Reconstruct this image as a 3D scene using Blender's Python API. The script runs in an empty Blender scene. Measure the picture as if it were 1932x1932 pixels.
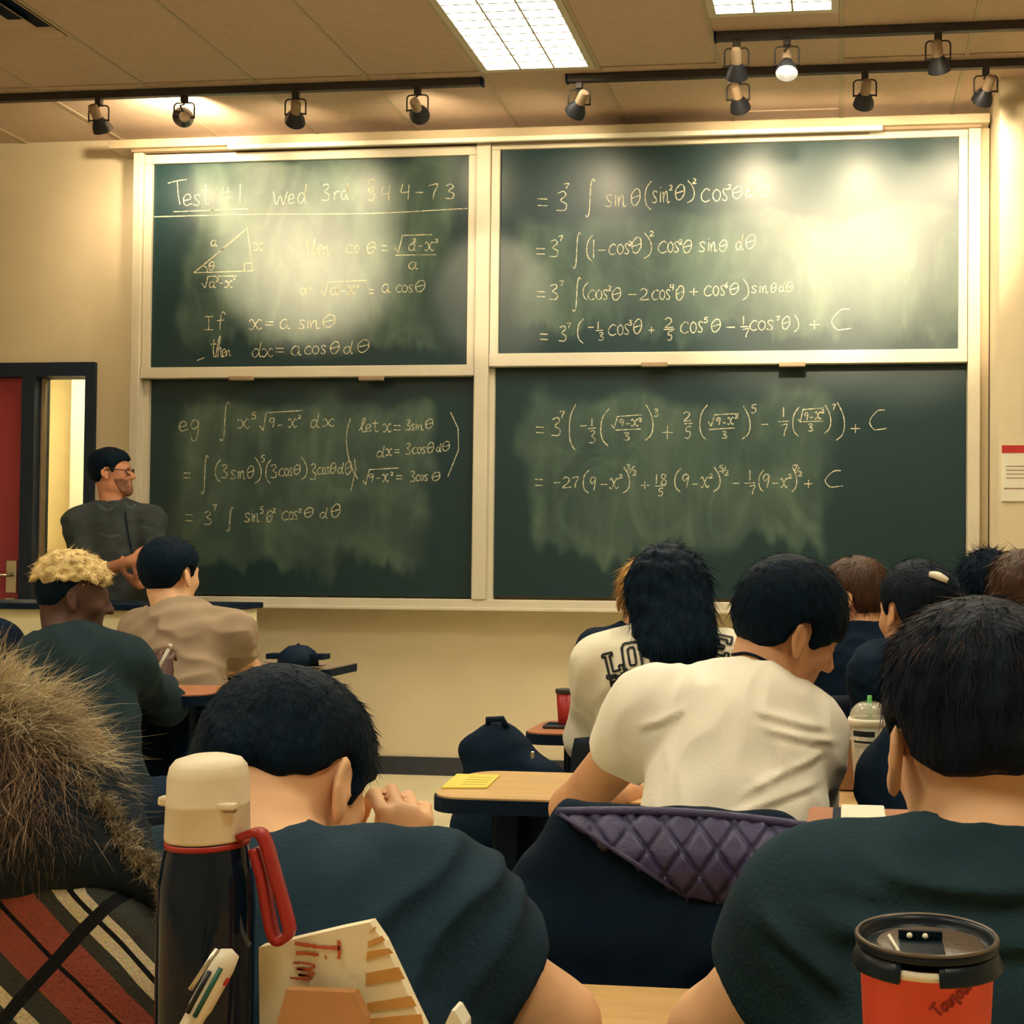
import bpy, bmesh, math, random
import numpy as np
from math import sin, cos, tan, atan, radians, pi
from mathutils import Vector, Matrix
from mathutils.bvhtree import BVHTree

scene = bpy.context.scene
COL = scene.collection

# ------------------------------------------------------------------ camera
FPX, PPX, PPY, RES = 2300.0, 1346.0, 1015.0, 1932.0
YAW, PITCH, ROLL = radians(6.1), atan(45 / 2300.0), radians(0.45)
CAM = np.array([0.0, 0.0, 1.27])
FWD = np.array([-sin(YAW) * cos(PITCH), cos(YAW) * cos(PITCH), sin(PITCH)])
_r0 = np.array([cos(YAW), sin(YAW), 0.0])
_u0 = np.cross(_r0, FWD)
RGT = _r0 * cos(ROLL) + _u0 * sin(ROLL)
UPV = np.cross(RGT, FWD)
cam_data = bpy.data.cameras.new('camera')
cam = bpy.data.objects.new('camera', cam_data)
COL.objects.link(cam)
cam.matrix_world = Matrix(((RGT[0], UPV[0], -FWD[0], CAM[0]), (RGT[1], UPV[1], -FWD[1], CAM[1]),
                           (RGT[2], UPV[2], -FWD[2], CAM[2]), (0, 0, 0, 1)))
cam_data.sensor_width = 36.0
cam_data.lens = FPX / RES * 36.0
cam_data.shift_x = -(PPX - RES / 2) / RES
cam_data.shift_y = (PPY - RES / 2) / RES
cam_data.clip_start = 0.05
scene.camera = cam


def at(px, py, Y):
    """point of the place seen at pixel (px, py) that lies at world depth Y"""
    d = RGT * (px - PPX) / FPX - UPV * (py - PPY) / FPX + FWD
    return CAM + d * ((Y - CAM[1]) / d[1])


# ------------------------------------------------------------------ world, exposure
world = bpy.data.worlds.new('world')
scene.world = world
world.use_nodes = True
world.node_tree.nodes['Background'].inputs[0].default_value = (0.35, 0.30, 0.2, 1)
world.node_tree.nodes['Background'].inputs[1].default_value = 0.3
vs = scene.view_settings
vs.view_transform = 'Standard'
vs.look = 'None'
vs.gamma = 1.0
vs.use_curve_mapping = False
vs.exposure = 1.35
LAMP = (1.0, 0.79, 0.49)          # lamp colour
TROFFER_STRENGTH = 10.0
SPOT_POWER = 60.0

# ------------------------------------------------------------------ materials
MATS = {}


def mat(name, col, rough=0.6, var=0.12, vscale=8.0, bump=0.0, bscale=60.0, spec=0.4, metal=0.0,
        stretch=(1, 1, 1), emit=None, sheen=0.0, alpha=None, trans=0.0, coat=0.0):
    if name in MATS:
        return MATS[name]
    m = bpy.data.materials.new(name)
    m.use_nodes = True
    nt = m.node_tree
    N, L = nt.nodes, nt.links
    b = N['Principled BSDF']
    b.inputs['Roughness'].default_value = rough
    b.inputs['Metallic'].default_value = metal
    b.inputs['Specular IOR Level'].default_value = spec
    if sheen:
        b.inputs['Sheen Weight'].default_value = sheen
    if trans:
        b.inputs['Transmission Weight'].default_value = trans
    if coat:
        b.inputs['Coat Weight'].default_value = coat
    tc = N.new('ShaderNodeTexCoord')
    mp = N.new('ShaderNodeMapping')
    mp.inputs['Scale'].default_value = stretch
    L.new(tc.outputs['Object'], mp.inputs[0])
    nz = N.new('ShaderNodeTexNoise')
    nz.inputs['Scale'].default_value = vscale
    nz.inputs['Detail'].default_value = 4
    L.new(mp.outputs[0], nz.inputs['Vector'])
    rp = N.new('ShaderNodeValToRGB')
    c = np.array(col)
    lo, hi = np.clip(c * (1 - var), 0, 1), np.clip(c * (1 + var), 0, 1)
    rp.color_ramp.elements[0].position = 0.3
    rp.color_ramp.elements[1].position = 0.7
    rp.color_ramp.elements[0].color = (*lo, 1)
    rp.color_ramp.elements[1].color = (*hi, 1)
    L.new(nz.outputs['Fac'], rp.inputs[0])
    L.new(rp.outputs[0], b.inputs['Base Color'])
    if bump:
        n2 = N.new('ShaderNodeTexNoise')
        n2.inputs['Scale'].default_value = bscale
        n2.inputs['Detail'].default_value = 3
        L.new(mp.outputs[0], n2.inputs['Vector'])
        bp = N.new('ShaderNodeBump')
        bp.inputs['Strength'].default_value = bump
        bp.inputs['Distance'].default_value = 0.01
        L.new(n2.outputs['Fac'], bp.inputs['Height'])
        L.new(bp.outputs[0], b.inputs['Normal'])
    if emit:
        b.inputs['Emission Color'].default_value = (*emit[0], 1)
        b.inputs['Emission Strength'].default_value = emit[1]
    if alpha is not None:
        b.inputs['Alpha'].default_value = alpha
    MATS[name] = m
    return m


# ------------------------------------------------------------------ object helpers
def V(*a):
    return np.array(a, float)


def link(name, me, m=None, parent=None, smooth=False):
    o = bpy.data.objects.new(name, me)
    COL.objects.link(o)
    if m is not None and not me.materials:
        me.materials.append(m)
    if smooth:
        me.polygons.foreach_set('use_smooth', [True] * len(me.polygons))
    if parent is not None:
        o.parent = parent
        o.matrix_parent_inverse = Matrix.Identity(4)
        # parts are modelled in world coordinates: undo the thing's own transform
        o.matrix_basis = parent.matrix_basis.inverted() if parent.parent is None else Matrix.Identity(4)
    return o


def tag(o, label, cat, group=None):
    o['label'] = label
    o['category'] = cat
    if group:
        o['group'] = group
    return o


def thing(name, loc, label, cat, group=None):
    o = bpy.data.objects.new(name, None)
    o.empty_display_size = 0.05
    COL.objects.link(o)
    o.location = Vector(loc)
    o.matrix_basis = Matrix.Translation(Vector(loc))
    return tag(o, label, cat, group)


def struct(o):
    o['kind'] = 'structure'
    return o


class MB:
    """collects shapes of ONE part into one mesh (world coordinates)"""

    def __init__(self):
        self.bm = bmesh.new()

    def box(self, a, b, bev=0.0):
        a, b = np.minimum(a, b), np.maximum(a, b)
        r = bmesh.ops.create_cube(self.bm, size=1.0)
        c, s = (a + b) / 2, (b - a)
        for v in r['verts']:
            v.co = Vector((c[0] + v.co.x * s[0], c[1] + v.co.y * s[1], c[2] + v.co.z * s[2]))
        if bev:
            es = list({e for v in r['verts'] for e in v.link_edges})
            bmesh.ops.bevel(self.bm, geom=es, offset=bev, segments=2, affect='EDGES', profile=0.5)
        return self

    def tube(self, pts, r, seg=8, caps=True):
        pts = [np.array(p, float) for p in pts]
        n = len(pts)
        rr = r if hasattr(r, '__len__') else [r] * n
        rings = []
        ref = None
        for i, p in enumerate(pts):
            t = pts[min(i + 1, n - 1)] - pts[max(i - 1, 0)]
            t /= np.linalg.norm(t) + 1e-9
            if ref is None:
                ref = V(0, 0, 1) if abs(t[2]) < 0.9 else V(1, 0, 0)
            x = np.cross(ref, t)
            x /= np.linalg.norm(x) + 1e-9
            y = np.cross(t, x)
            ref = y
            rings.append([self.bm.verts.new(Vector(p + rr[i] * (cos(2 * pi * k / seg) * x + sin(2 * pi * k / seg) * y)))
                          for k in range(seg)])
        for a, b in zip(rings[:-1], rings[1:]):
            for k in range(seg):
                self.bm.faces.new((a[k], a[(k + 1) % seg], b[(k + 1) % seg], b[k]))
        if caps:
            self.bm.faces.new(rings[0][::-1])
            self.bm.faces.new(rings[-1])
        return self

    def lathe(self, c, prof, axis=(0, 0, 1), seg=32):
        ax = np.array(axis, float)
        ax /= np.linalg.norm(ax)
        ref = V(1, 0, 0) if abs(ax[0]) < 0.9 else V(0, 1, 0)
        x = ref - ax * (ref @ ax)
        x /= np.linalg.norm(x)
        y = np.cross(ax, x)
        rings = []
        for rad, h in prof:
            if rad < 1e-6:
                rings.append([self.bm.verts.new(Vector(c + ax * h))])
            else:
                rings.append([self.bm.verts.new(Vector(c + ax * h + rad * (cos(2 * pi * k / seg) * x + sin(2 * pi * k / seg) * y)))
                              for k in range(seg)])
        for a, b in zip(rings[:-1], rings[1:]):
            for k in range(seg):
                if len(a) == 1 and len(b) == 1:
                    continue
                if len(a) == 1:
                    self.bm.faces.new((a[0], b[(k + 1) % seg], b[k]))
                elif len(b) == 1:
                    self.bm.faces.new((a[k], a[(k + 1) % seg], b[0]))
                else:
                    self.bm.faces.new((a[k], a[(k + 1) % seg], b[(k + 1) % seg], b[k]))
        return self

    def prism(self, pts, ext):
        """flat polygon (list of 3-d points) extruded by vector ext"""
        a = [self.bm.verts.new(Vector(p)) for p in pts]
        b = [self.bm.verts.new(Vector(np.array(p) + ext)) for p in pts]
        n = len(a)
        self.bm.faces.new(a)
        self.bm.faces.new(b[::-1])
        for k in range(n):
            self.bm.faces.new((a[k], b[k], b[(k + 1) % n], a[(k + 1) % n]))
        return self

    def build(self, name, m, parent=None, smooth=False, auto=None):
        bmesh.ops.recalc_face_normals(self.bm, faces=self.bm.faces[:])
        me = bpy.data.meshes.new(name)
        self.bm.to_mesh(me)
        self.bm.free()
        o = link(name, me, m, parent, smooth or auto is not None)
        if auto is not None:
            me.set_sharp_from_angle(angle=radians(auto))
        return o


def raw_mesh(name, verts, quads, m, parent=None, smooth=True, tris=None):
    me = bpy.data.meshes.new(name)
    verts = np.asarray(verts, np.float32)
    me.vertices.add(len(verts))
    me.vertices.foreach_set('co', verts.ravel())
    faces = []
    nq = 0 if quads is None else len(quads)
    ntr = 0 if tris is None else len(tris)
    idx = []
    if nq:
        idx.append(np.asarray(quads, np.int32).ravel())
    if ntr:
        idx.append(np.asarray(tris, np.int32).ravel())
    idx = np.concatenate(idx)
    me.loops.add(len(idx))
    me.loops.foreach_set('vertex_index', idx)
    me.polygons.add(nq + ntr)
    st = np.concatenate([np.arange(nq) * 4, nq * 4 + np.arange(ntr) * 3]).astype(np.int32)
    me.polygons.foreach_set('loop_start', st)
    me.update(calc_edges=True)
    me.validate()
    return link(name, me, m, parent, smooth)


# ------------------------------------------------------------------ implicit surfaces (bodies, clothes, hair)
class Field:
    def __init__(self, lo, hi, h):
        self.h = h
        self.lo = np.array(lo, float)
        self.n = np.ceil((np.array(hi) - self.lo) / h).astype(int) + 1
        self.v = np.full(self.n, 0.2, np.float32)
        self.ax = [(self.lo[i] + h * np.arange(self.n[i])).astype(np.float32) for i in range(3)]

    def win(self, lo, hi, pad):
        s = []
        for i in range(3):
            a = int(max(0, math.floor((lo[i] - pad - self.lo[i]) / self.h)))
            b = int(min(self.n[i], math.ceil((hi[i] + pad - self.lo[i]) / self.h) + 1))
            if b <= a:
                return None
            s.append(slice(a, b))
        return tuple(s)

    def op(self, fn, lo, hi, k=0.02, mode='add', pad=None):
        w = self.win(lo, hi, (k + 0.012) if pad is None else pad)
        if w is None:
            return
        X = self.ax[0][w[0]][:, None, None]
        Y = self.ax[1][w[1]][None, :, None]
        Z = self.ax[2][w[2]][None, None, :]
        b = fn(X, Y, Z)
        a = self.v[w]
        if mode == 'add':
            hh = np.clip(0.5 + 0.5 * (a - b) / k, 0, 1)
            self.v[w] = a + (b - a) * hh - k * hh * (1 - hh)
        elif mode == 'sub':
            b = -b
            hh = np.clip(0.5 - 0.5 * (a - b) / k, 0, 1)
            self.v[w] = a + (b - a) * hh + k * hh * (1 - hh)
        elif mode == 'int':
            self.v[w] = np.maximum(a, b)
        elif mode == 'disp':
            self.v[w] = a + b

    def cone(self, a, b, ra, rb, k=0.02, flat=False, mode='add', grow=0.0):
        a, b = np.array(a, float), np.array(b, float)
        ra, rb = ra + grow, rb + grow
        ba = b - a
        L2 = float(ba @ ba) + 1e-12
        L = L2 ** 0.5

        def fn(X, Y, Z):
            px, py, pz = X - a[0], Y - a[1], Z - a[2]
            t0 = (px * ba[0] + py * ba[1] + pz * ba[2]) / L2
            t = np.clip(t0, 0, 1)
            d = np.sqrt((px - t * ba[0]) ** 2 + (py - t * ba[1]) ** 2 + (pz - t * ba[2]) ** 2) - (ra + (rb - ra) * t)
            if flat:
                d = np.maximum(d, (t0 - 1) * L)
            return d
        R = max(ra, rb)
        self.op(fn, np.minimum(a, b) - R, np.maximum(a, b) + R, k, mode)

    def ell(self, c, r, R=None, k=0.02, mode='add', grow=0.0):
        c = np.array(c, float)
        r = np.array(r, float) + grow
        R = np.eye(3) if R is None else R          # columns = local axes

        def fn(X, Y, Z):
            px, py, pz = X - c[0], Y - c[1], Z - c[2]
            k0 = 0
            k1 = 0
            for i in range(3):
                q = px * R[0, i] + py * R[1, i] + pz * R[2, i]
                k0 = k0 + (q / r[i]) ** 2
                k1 = k1 + (q / r[i] ** 2) ** 2
            k0 = np.sqrt(k0)
            return k0 * (k0 - 1) / np.sqrt(k1 + 1e-12)
        m = np.sqrt(((R * r[None, :]) ** 2).sum(1))
        self.op(fn, c - m, c + m, k, mode)

    def local(self, fn, c, R, lo, hi, k=0.01, mode='add', s=1.0, pad=None):
        """fn works in a local frame (columns of R, origin c, scale s)"""
        c = np.array(c, float)
        cor = np.array([[x, y, z] for x in (lo[0], hi[0]) for y in (lo[1], hi[1]) for z in (lo[2], hi[2])]) * s @ R.T + c

        def g(X, Y, Z):
            px, py, pz = (X - c[0]) / s, (Y - c[1]) / s, (Z - c[2]) / s
            l = [px * R[0, i] + py * R[1, i] + pz * R[2, i] for i in range(3)]
            return fn(*l) * s
        self.op(g, cor.min(0), cor.max(0), k, mode, pad)

    def mesh(self, name, m, parent=None):
        v = self.v
        v[0], v[-1], v[:, 0], v[:, -1], v[:, :, 0], v[:, :, -1] = 0.2, 0.2, 0.2, 0.2, 0.2, 0.2
        ins = v < 0
        cs = [ins[dx:self.n[0] - 1 + dx, dy:self.n[1] - 1 + dy, dz:self.n[2] - 1 + dz]
              for dx in (0, 1) for dy in (0, 1) for dz in (0, 1)]
        cnt = sum(c.astype(np.int8) for c in cs)
        act = np.argwhere((cnt > 0) & (cnt < 8))
        idx = np.full(self.n - 1, -1, np.int32)
        idx[act[:, 0], act[:, 1], act[:, 2]] = np.arange(len(act))
        corners = [(dx, dy, dz) for dx in (0, 1) for dy in (0, 1) for dz in (0, 1)]
        cv = np.stack([v[act[:, 0] + c[0], act[:, 1] + c[1], act[:, 2] + c[2]] for c in corners], 1)
        pos = np.zeros((len(act), 3))
        num = np.zeros(len(act))
        for i in range(8):
            for j in range(i + 1, 8):
                d = np.array(corners[j]) - np.array(corners[i])
                if np.abs(d).sum() != 1:
                    continue
                a, b = cv[:, i], cv[:, j]
                x = (a < 0) != (b < 0)
                t = np.where(x, a / np.where(x, a - b, 1), 0)
                pos += np.where(x[:, None], np.array(corners[i])[None] + t[:, None] * d[None], 0)
                num += x
        pos = (pos / num[:, None] + act) * self.h + self.lo
        quads = []
        for ax in range(3):
            sl0 = [slice(1, -1)] * 3
            sl1 = [slice(1, -1)] * 3
            sl0[ax] = slice(0, -1)
            sl1[ax] = slice(1, None)
            a, b = ins[tuple(sl0)], ins[tuple(sl1)]
            off = np.array([1, 1, 1])
            off[ax] = 0
            for flip, msk in ((False, a & ~b), (True, ~a & b)):
                e = np.argwhere(msk) + off
                if not len(e):
                    continue
                o1, o2 = [(ax + 1) % 3, (ax + 2) % 3]
                d1 = np.zeros(3, int)
                d1[o1] = 1
                d2 = np.zeros(3, int)
                d2[o2] = 1
                q = np.stack([idx[tuple((e - d1 - d2).T)], idx[tuple((e - d2).T)], idx[tuple(e.T)], idx[tuple((e - d1).T)]], 1)
                if flip:
                    q = q[:, ::-1]
                quads.append(q)
        quads = np.concatenate(quads)
        # two rounds of light relaxation
        e = np.concatenate([quads[:, [0, 1]], quads[:, [1, 2]], quads[:, [2, 3]], quads[:, [3, 0]]])
        for lam in (0.5, 0.5):
            acc = np.zeros_like(pos)
            n = np.zeros(len(pos))
            np.add.at(acc, e[:, 0], pos[e[:, 1]])
            np.add.at(n, e[:, 0], 1)
            pos = pos * (1 - lam) + lam * acc / np.maximum(n, 1)[:, None]
        return raw_mesh(name, pos, quads, m, parent, True)


def waves(seed, lam0, lam1, n=7):
    rg = np.random.default_rng(seed)
    ks = []
    for i in range(n):
        d = rg.normal(size=3)
        d /= np.linalg.norm(d)
        ks.append((d * 2 * pi / rg.uniform(lam0, lam1), rg.uniform(0, 6.28)))

    def fn(X, Y, Z):
        s = 0
        for k, p in ks:
            s = s + np.sin(k[0] * X + k[1] * Y + k[2] * Z + p)
        return s / n
    return fn


def folds(seed, lam0=0.06, lam1=0.16, amp=0.006, dirs=None):
    """creased cloth: warped ridges"""
    w1, w2 = waves(seed, lam0, lam1, 5), waves(seed + 1, lam0 * 2, lam1 * 2, 4)

    def fn(X, Y, Z):
        q = w2(X, Y, Z) * 0.03
        return amp * (np.abs(w1(X + q, Y, Z + q)) * 2.0 - 0.5)
    return fn


def strands(roots, dirs, length, width, rng, curl=0.3, grav=0.3, seg=5, cols=None, name='fur', m=None, parent=None, wig=0.0):
    """thin tapered ribbons, one mesh"""
    n = len(roots)
    dirs = dirs / (np.linalg.norm(dirs, axis=1, keepdims=True) + 1e-9)
    bend = rng.normal(size=(n, 3)) * curl
    bend[:, 2] -= grav
    side = np.cross(dirs, rng.normal(size=(n, 3)))
    side /= np.linalg.norm(side, axis=1, keepdims=True) + 1e-9
    ts = np.linspace(0, 1, seg + 1)
    L = length if np.ndim(length) else np.full(n, length)
    ph = rng.uniform(0, 6.28, n)
    vs_ = []
    for t in ts:
        c = roots + (dirs * t + bend * 0.5 * t * t) * L[:, None]
        if wig:
            c = c + side * (np.sin(ph + t * 9) * wig * t)[:, None]
        w = width * (1 - 0.92 * t)
        vs_.append(c - side * w)
        vs_.append(c + side * w)
    vs_ = np.stack(vs_, 1)                      # n, 2(seg+1), 3
    base = (np.arange(n) * 2 * (seg + 1))[:, None]
    q = []
    for s in range(seg):
        q.append(base + np.array([2 * s, 2 * s + 1, 2 * s + 3, 2 * s + 2])[None])
    q = np.concatenate(q)
    o = raw_mesh(name, vs_.reshape(-1, 3), q, m, parent, True)
    if cols is not None:
        at_ = o.data.color_attributes.new('Col', 'FLOAT_COLOR', 'POINT')
        # validate() keeps the vertex order
        cc = np.repeat(np.concatenate([cols, np.ones((n, 1))], 1), 2 * (seg + 1), axis=0)
        at_.data.foreach_set('color', cc.astype(np.float32).ravel())
    return o


def attr_mat(name, rough=0.5, spec=0.3):
    m = bpy.data.materials.new(name)
    m.use_nodes = True
    b = m.node_tree.nodes['Principled BSDF']
    a = m.node_tree.nodes.new('ShaderNodeVertexColor')
    a.layer_name = 'Col'
    m.node_tree.links.new(a.outputs[0], b.inputs['Base Color'])
    b.inputs['Roughness'].default_value = rough
    b.inputs['Specular IOR Level'].default_value = spec
    return m

# light transport kept short: the room is closed and matt
scene.cycles.max_bounces = 4
scene.cycles.diffuse_bounces = 3
scene.cycles.glossy_bounces = 2
scene.cycles.transmission_bounces = 4
scene.cycles.transparent_max_bounces = 6
scene.cycles.caustics_reflective = False
scene.cycles.caustics_refractive = False
scene.cycles.adaptive_threshold = 0.07

# ------------------------------------------------------------------ common materials
M_wall = mat('wall_paint', (0.70, 0.60, 0.42), 0.85, 0.04, 3, 0.05, 180)
M_ceil = mat('ceiling_tile', (0.56, 0.42, 0.31), 0.95, 0.05, 20, 0.25, 320)
M_bar = mat('ceiling_grid_metal', (0.46, 0.38, 0.26), 0.6, 0.05)
M_trim = mat('aluminium_trim', (0.58, 0.53, 0.42), 0.45, 0.05, 5, spec=0.5)
M_trim2 = mat('painted_header', (0.50, 0.41, 0.27), 0.6, 0.05, 5)
M_floor = mat('vinyl_floor', (0.66, 0.58, 0.38), 0.5, 0.08, 2.5, 0.03, 90)
M_black = mat('black_plastic', (0.0025, 0.012, 0.031), 0.6, 0.2, spec=0.12)
M_navy = mat('navy_frame_paint', (0.006, 0.018, 0.042), 0.5, 0.15, spec=0.35)
M_base = mat('baseboard_rubber', (0.035, 0.04, 0.055), 0.6, 0.15)
M_track = mat('track_bronze', (0.035, 0.028, 0.026), 0.5, 0.15)
M_red = mat('red_door_paint', (0.40, 0.048, 0.070), 0.45, 0.1, 2)
M_chrome = mat('brushed_metal', (0.6, 0.56, 0.45), 0.3, 0.05, metal=1.0)
M_socket = mat('lamp_socket_tan', (0.30, 0.21, 0.13), 0.5, 0.1)
M_lampdark = mat('lamp_shade_dark', (0.012, 0.014, 0.020), 0.45, 0.1)
M_wood = mat('laminate_wood', (0.66, 0.42, 0.18), 0.35, 0.10, 6, stretch=(1, 8, 1), coat=0.2)
M_woodred = mat('laminate_wood_red', (0.40, 0.15, 0.07), 0.4, 0.12, 6, stretch=(1, 8, 1))
M_edge = mat('black_table_edge', (0.0025, 0.0115, 0.029), 0.6, 0.1, spec=0.12)
M_paper = mat('white_paper', (0.78, 0.75, 0.62), 0.8, 0.03, 5)

# ------------------------------------------------------------------ room shell
CZ = 3.83
XL, XR, YB, YF = -6.3, 2.6, -2.6, 7.0
f_ = MB().box(V(XL, YB, -0.1), V(XR, YF + 1.9, 0.0)).build('floor', M_floor)
struct(f_)
DX0, DX1, DZ = -5.95, at(180, 900, YF)[0], 2.46          # door opening
w = MB()
w.box(V(XL, YF, 0), V(DX0, YF + 0.12, CZ + 0.1))
w.box(V(DX1, YF, 0), V(XR, YF + 0.12, CZ + 0.1))
w.box(V(DX0, YF, DZ), V(DX1, YF + 0.12, CZ + 0.1))
struct(w.build('wall_front', M_wall))
struct(MB().box(V(XL - 0.12, YB, 0), V(XL, YF + 1.9, CZ + 0.1)).build('wall_left', M_wall))
struct(MB().box(V(XR, YB, 0), V(XR + 0.12, YF + 0.12, CZ + 0.1)).build('wall_right', M_wall))
struct(MB().box(V(XL, YB - 0.12, 0), V(XR, YB, CZ + 0.1)).build('wall_back', M_wall))
# the wall right of the boards stands forward
PXR = at(1885, 600, 6.5)[0]
struct(MB().box(V(PXR, 6.5, 0), V(XR, YF, CZ + 0.05)).build('wall_right_pier', M_wall))
bb = MB().box(V(DX1 + 0.02, YF - 0.015, 0), V(PXR, YF, 0.105))
struct(bb.build('baseboard_front', M_base))
struct(MB().box(V(PXR - 0.012, 6.488, 0), V(XR, 6.5, 0.105)).build('baseboard_right', M_base))
# corridor seen through the glass beside the door
struct(MB().box(V(XL, YF + 1.6, 0), V(DX1 + 1.5, YF + 1.7, 3.0)).build('wall_corridor', mat('corridor_paint', (0.80, 0.68, 0.36), 0.8, 0.04)))
struct(MB().box(V(DX1 + 1.4, YF + 0.12, 0), V(DX1 + 1.5, YF + 1.6, 3.0)).build('wall_corridor_end', M_wall))
struct(MB().box(V(XL, YF + 0.12, 2.9), V(DX1 + 1.5, YF + 1.7, 3.0)).build('ceiling_corridor', M_ceil))
pl = at(140, 800, YF + 1.5)[0]
struct(MB().box(V(pl, YF + 1.45, 0), V(pl + 0.16, YF + 1.6, 2.9), 0.01).build('trim_1', mat('pale_pier', (0.8, 0.78, 0.62), 0.8, 0.03)))

# ------------------------------------------------------------------ ceiling: slab, grid bars, tiles
slab = struct(MB().box(V(XL, YB, CZ + 0.03), V(XR, YF, CZ + 0.15)).build('ceiling', M_bar))
P = 0.627
X0 = -0.024
ks = list(range(-10, 5))
troffers = {}          # column k -> list of (y0, y1)
T_LEN = 1.22
T_SPOTS = [(-3, 6.17 - T_LEN), (-1, 5.63 - T_LEN), (-7, 2.3), (-3, 2.3), (1, 2.3), (-7, -0.6), (-3, -0.6), (1, -0.6)]
for k, y in T_SPOTS:
    troffers.setdefault(k, []).append((y, y + T_LEN))
vent_k, vent_y = -7, 4.95
troffers.setdefault(vent_k, []).append((vent_y, vent_y + 0.61))
tile_me = {}
for k in ks:
    x0, x1 = max(XL, X0 + k * P), min(XR, X0 + (k + 1) * P)
    if x1 - x0 < 0.03:
        continue
    ys = [YF, 6.17]
    if k == -1:
        ys = [YF, 6.85, 5.63]
    while ys[-1] > YB:
        ys.append(max(YB, ys[-1] - T_LEN))
    # cut where a fitting sits
    segs = []
    for b, a in zip(ys[:-1], ys[1:]):
        parts = [(a, b)]
        for (ta, tb) in troffers.get(k, []):
            nxt = []
            for (p0, p1) in parts:
                if tb <= p0 or ta >= p1:
                    nxt.append((p0, p1))
                else:
                    if ta - p0 > 0.03:
                        nxt.append((p0, ta))
                    if p1 - tb > 0.03:
                        nxt.append((tb, p1))
            parts = nxt
        segs += parts
    for (a, b) in segs:
        key = (round(x1 - x0, 3), round(b - a, 3))
        if key not in tile_me:
            o = MB().box(V(0.008, 0.008, 0), V(x1 - x0 - 0.008, b - a - 0.008, 0.03), 0.004).build('ceiling_tile', M_ceil, slab)
            tile_me[key] = o.data
        else:
            o = bpy.data.objects.new('ceiling_tile', tile_me[key])
            COL.objects.link(o)
            o.parent = slab
        o.location = (x0, a, CZ - 0.002)
    o = MB().box(V(x0 - 0.011, YB, CZ - 0.006), V(x0 + 0.011, YF, CZ + 0.02)).build('grid_bar', M_bar, slab)


M_louver = mat('louver_metal', (0.40, 0.36, 0.26), 0.5, 0.05)


def make_troffer(k, y, label, strong=False):
    x0, x1 = X0 + k * P + 0.012, X0 + (k + 1) * P - 0.012
    y0, y1 = y + 0.005, y + T_LEN - 0.005
    t = thing('ceiling_light', (0.5 * (x0 + x1), 0.5 * (y0 + y1), CZ), label, 'ceiling light', 'recessed ceiling lights')
    fr = MB()
    w_ = 0.035
    z0, z1 = CZ - 0.012, CZ + 0.03
    fr.box(V(x0, y0, z0), V(x0 + w_, y1, z1)).box(V(x1 - w_, y0, z0), V(x1, y1, z1))
    fr.box(V(x0 + w_, y0, z0), V(x1 - w_, y0 + w_, z1)).box(V(x0 + w_, y1 - w_, z0), V(x1 - w_, y1, z1))
    fr.build('frame', M_trim, t)
    e = (1.0, 0.90, 0.66)
    dm = mat('lit_diffuser', (0.8, 0.8, 0.7), 0.6, 0.02, emit=(e, TROFFER_STRENGTH)) if not strong else mat('lit_diffuser_front', (0.8, 0.8, 0.7), 0.6, 0.02, emit=(e, TROFFER_STRENGTH * 1.25))
    MB().box(V(x0 + w_, y0 + w_, CZ + 0.004), V(x1 - w_, y1 - w_, CZ + 0.028)).build('diffuser', dm, t)
    for i in (1, 2):
        xx = x0 + w_ + (x1 - x0 - 2 * w_) * i / 3
        MB().box(V(xx - 0.005, y0 + w_, CZ - 0.012), V(xx + 0.005, y1 - w_, CZ + 0.005)).build('louver_blade', M_louver, t)
    nb = 13
    bm0 = None
    for i in range(1, nb + 1):
        yy = y0 + w_ + (y1 - y0 - 2 * w_) * i / (nb + 1)
        if bm0 is None:
            bm0 = MB().box(V(x0 + w_, -0.005, CZ - 0.010), V(x1 - w_, 0.005, CZ + 0.005)).build('louver_blade', M_louver, t)
            o = bm0
        else:
            o = bpy.data.objects.new('louver_blade', bm0.data)
            COL.objects.link(o)
            o.parent = t
            o.matrix_basis = t.matrix_basis.inverted()
        o.location.y += yy
    return t


tl = ['lit louvered ceiling light at top centre above the boards', 'louvered ceiling light cut by the top edge right of centre',
      'recessed ceiling light over the left middle seats', 'recessed ceiling light over the middle of the room',
      'recessed ceiling light over the right middle seats', 'recessed ceiling light over the back left seats',
      'recessed ceiling light over the photographer', 'recessed ceiling light over the back right seats']
for (k, y), l in zip(T_SPOTS, tl):
    make_troffer(k, y, l, y > 4)
# corridor lamp
cl = thing('corridor_ceiling_light', (-5.2, YF + 0.85, 2.88), 'flat ceiling light in the corridor beyond the door', 'ceiling light')
MB().box(V(-5.5, YF + 0.7, 2.86), V(-4.4, YF + 1.0, 2.90), 0.01).build('housing', M_trim, cl)
MB().box(V(-5.47, YF + 0.73, 2.85), V(-4.43, YF + 0.97, 2.86)).build('diffuser', mat('corridor_diffuser', (0.8, 0.8, 0.7), 0.6, 0.02, emit=((1, 0.9, 0.6), 30.0)), cl)

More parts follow.
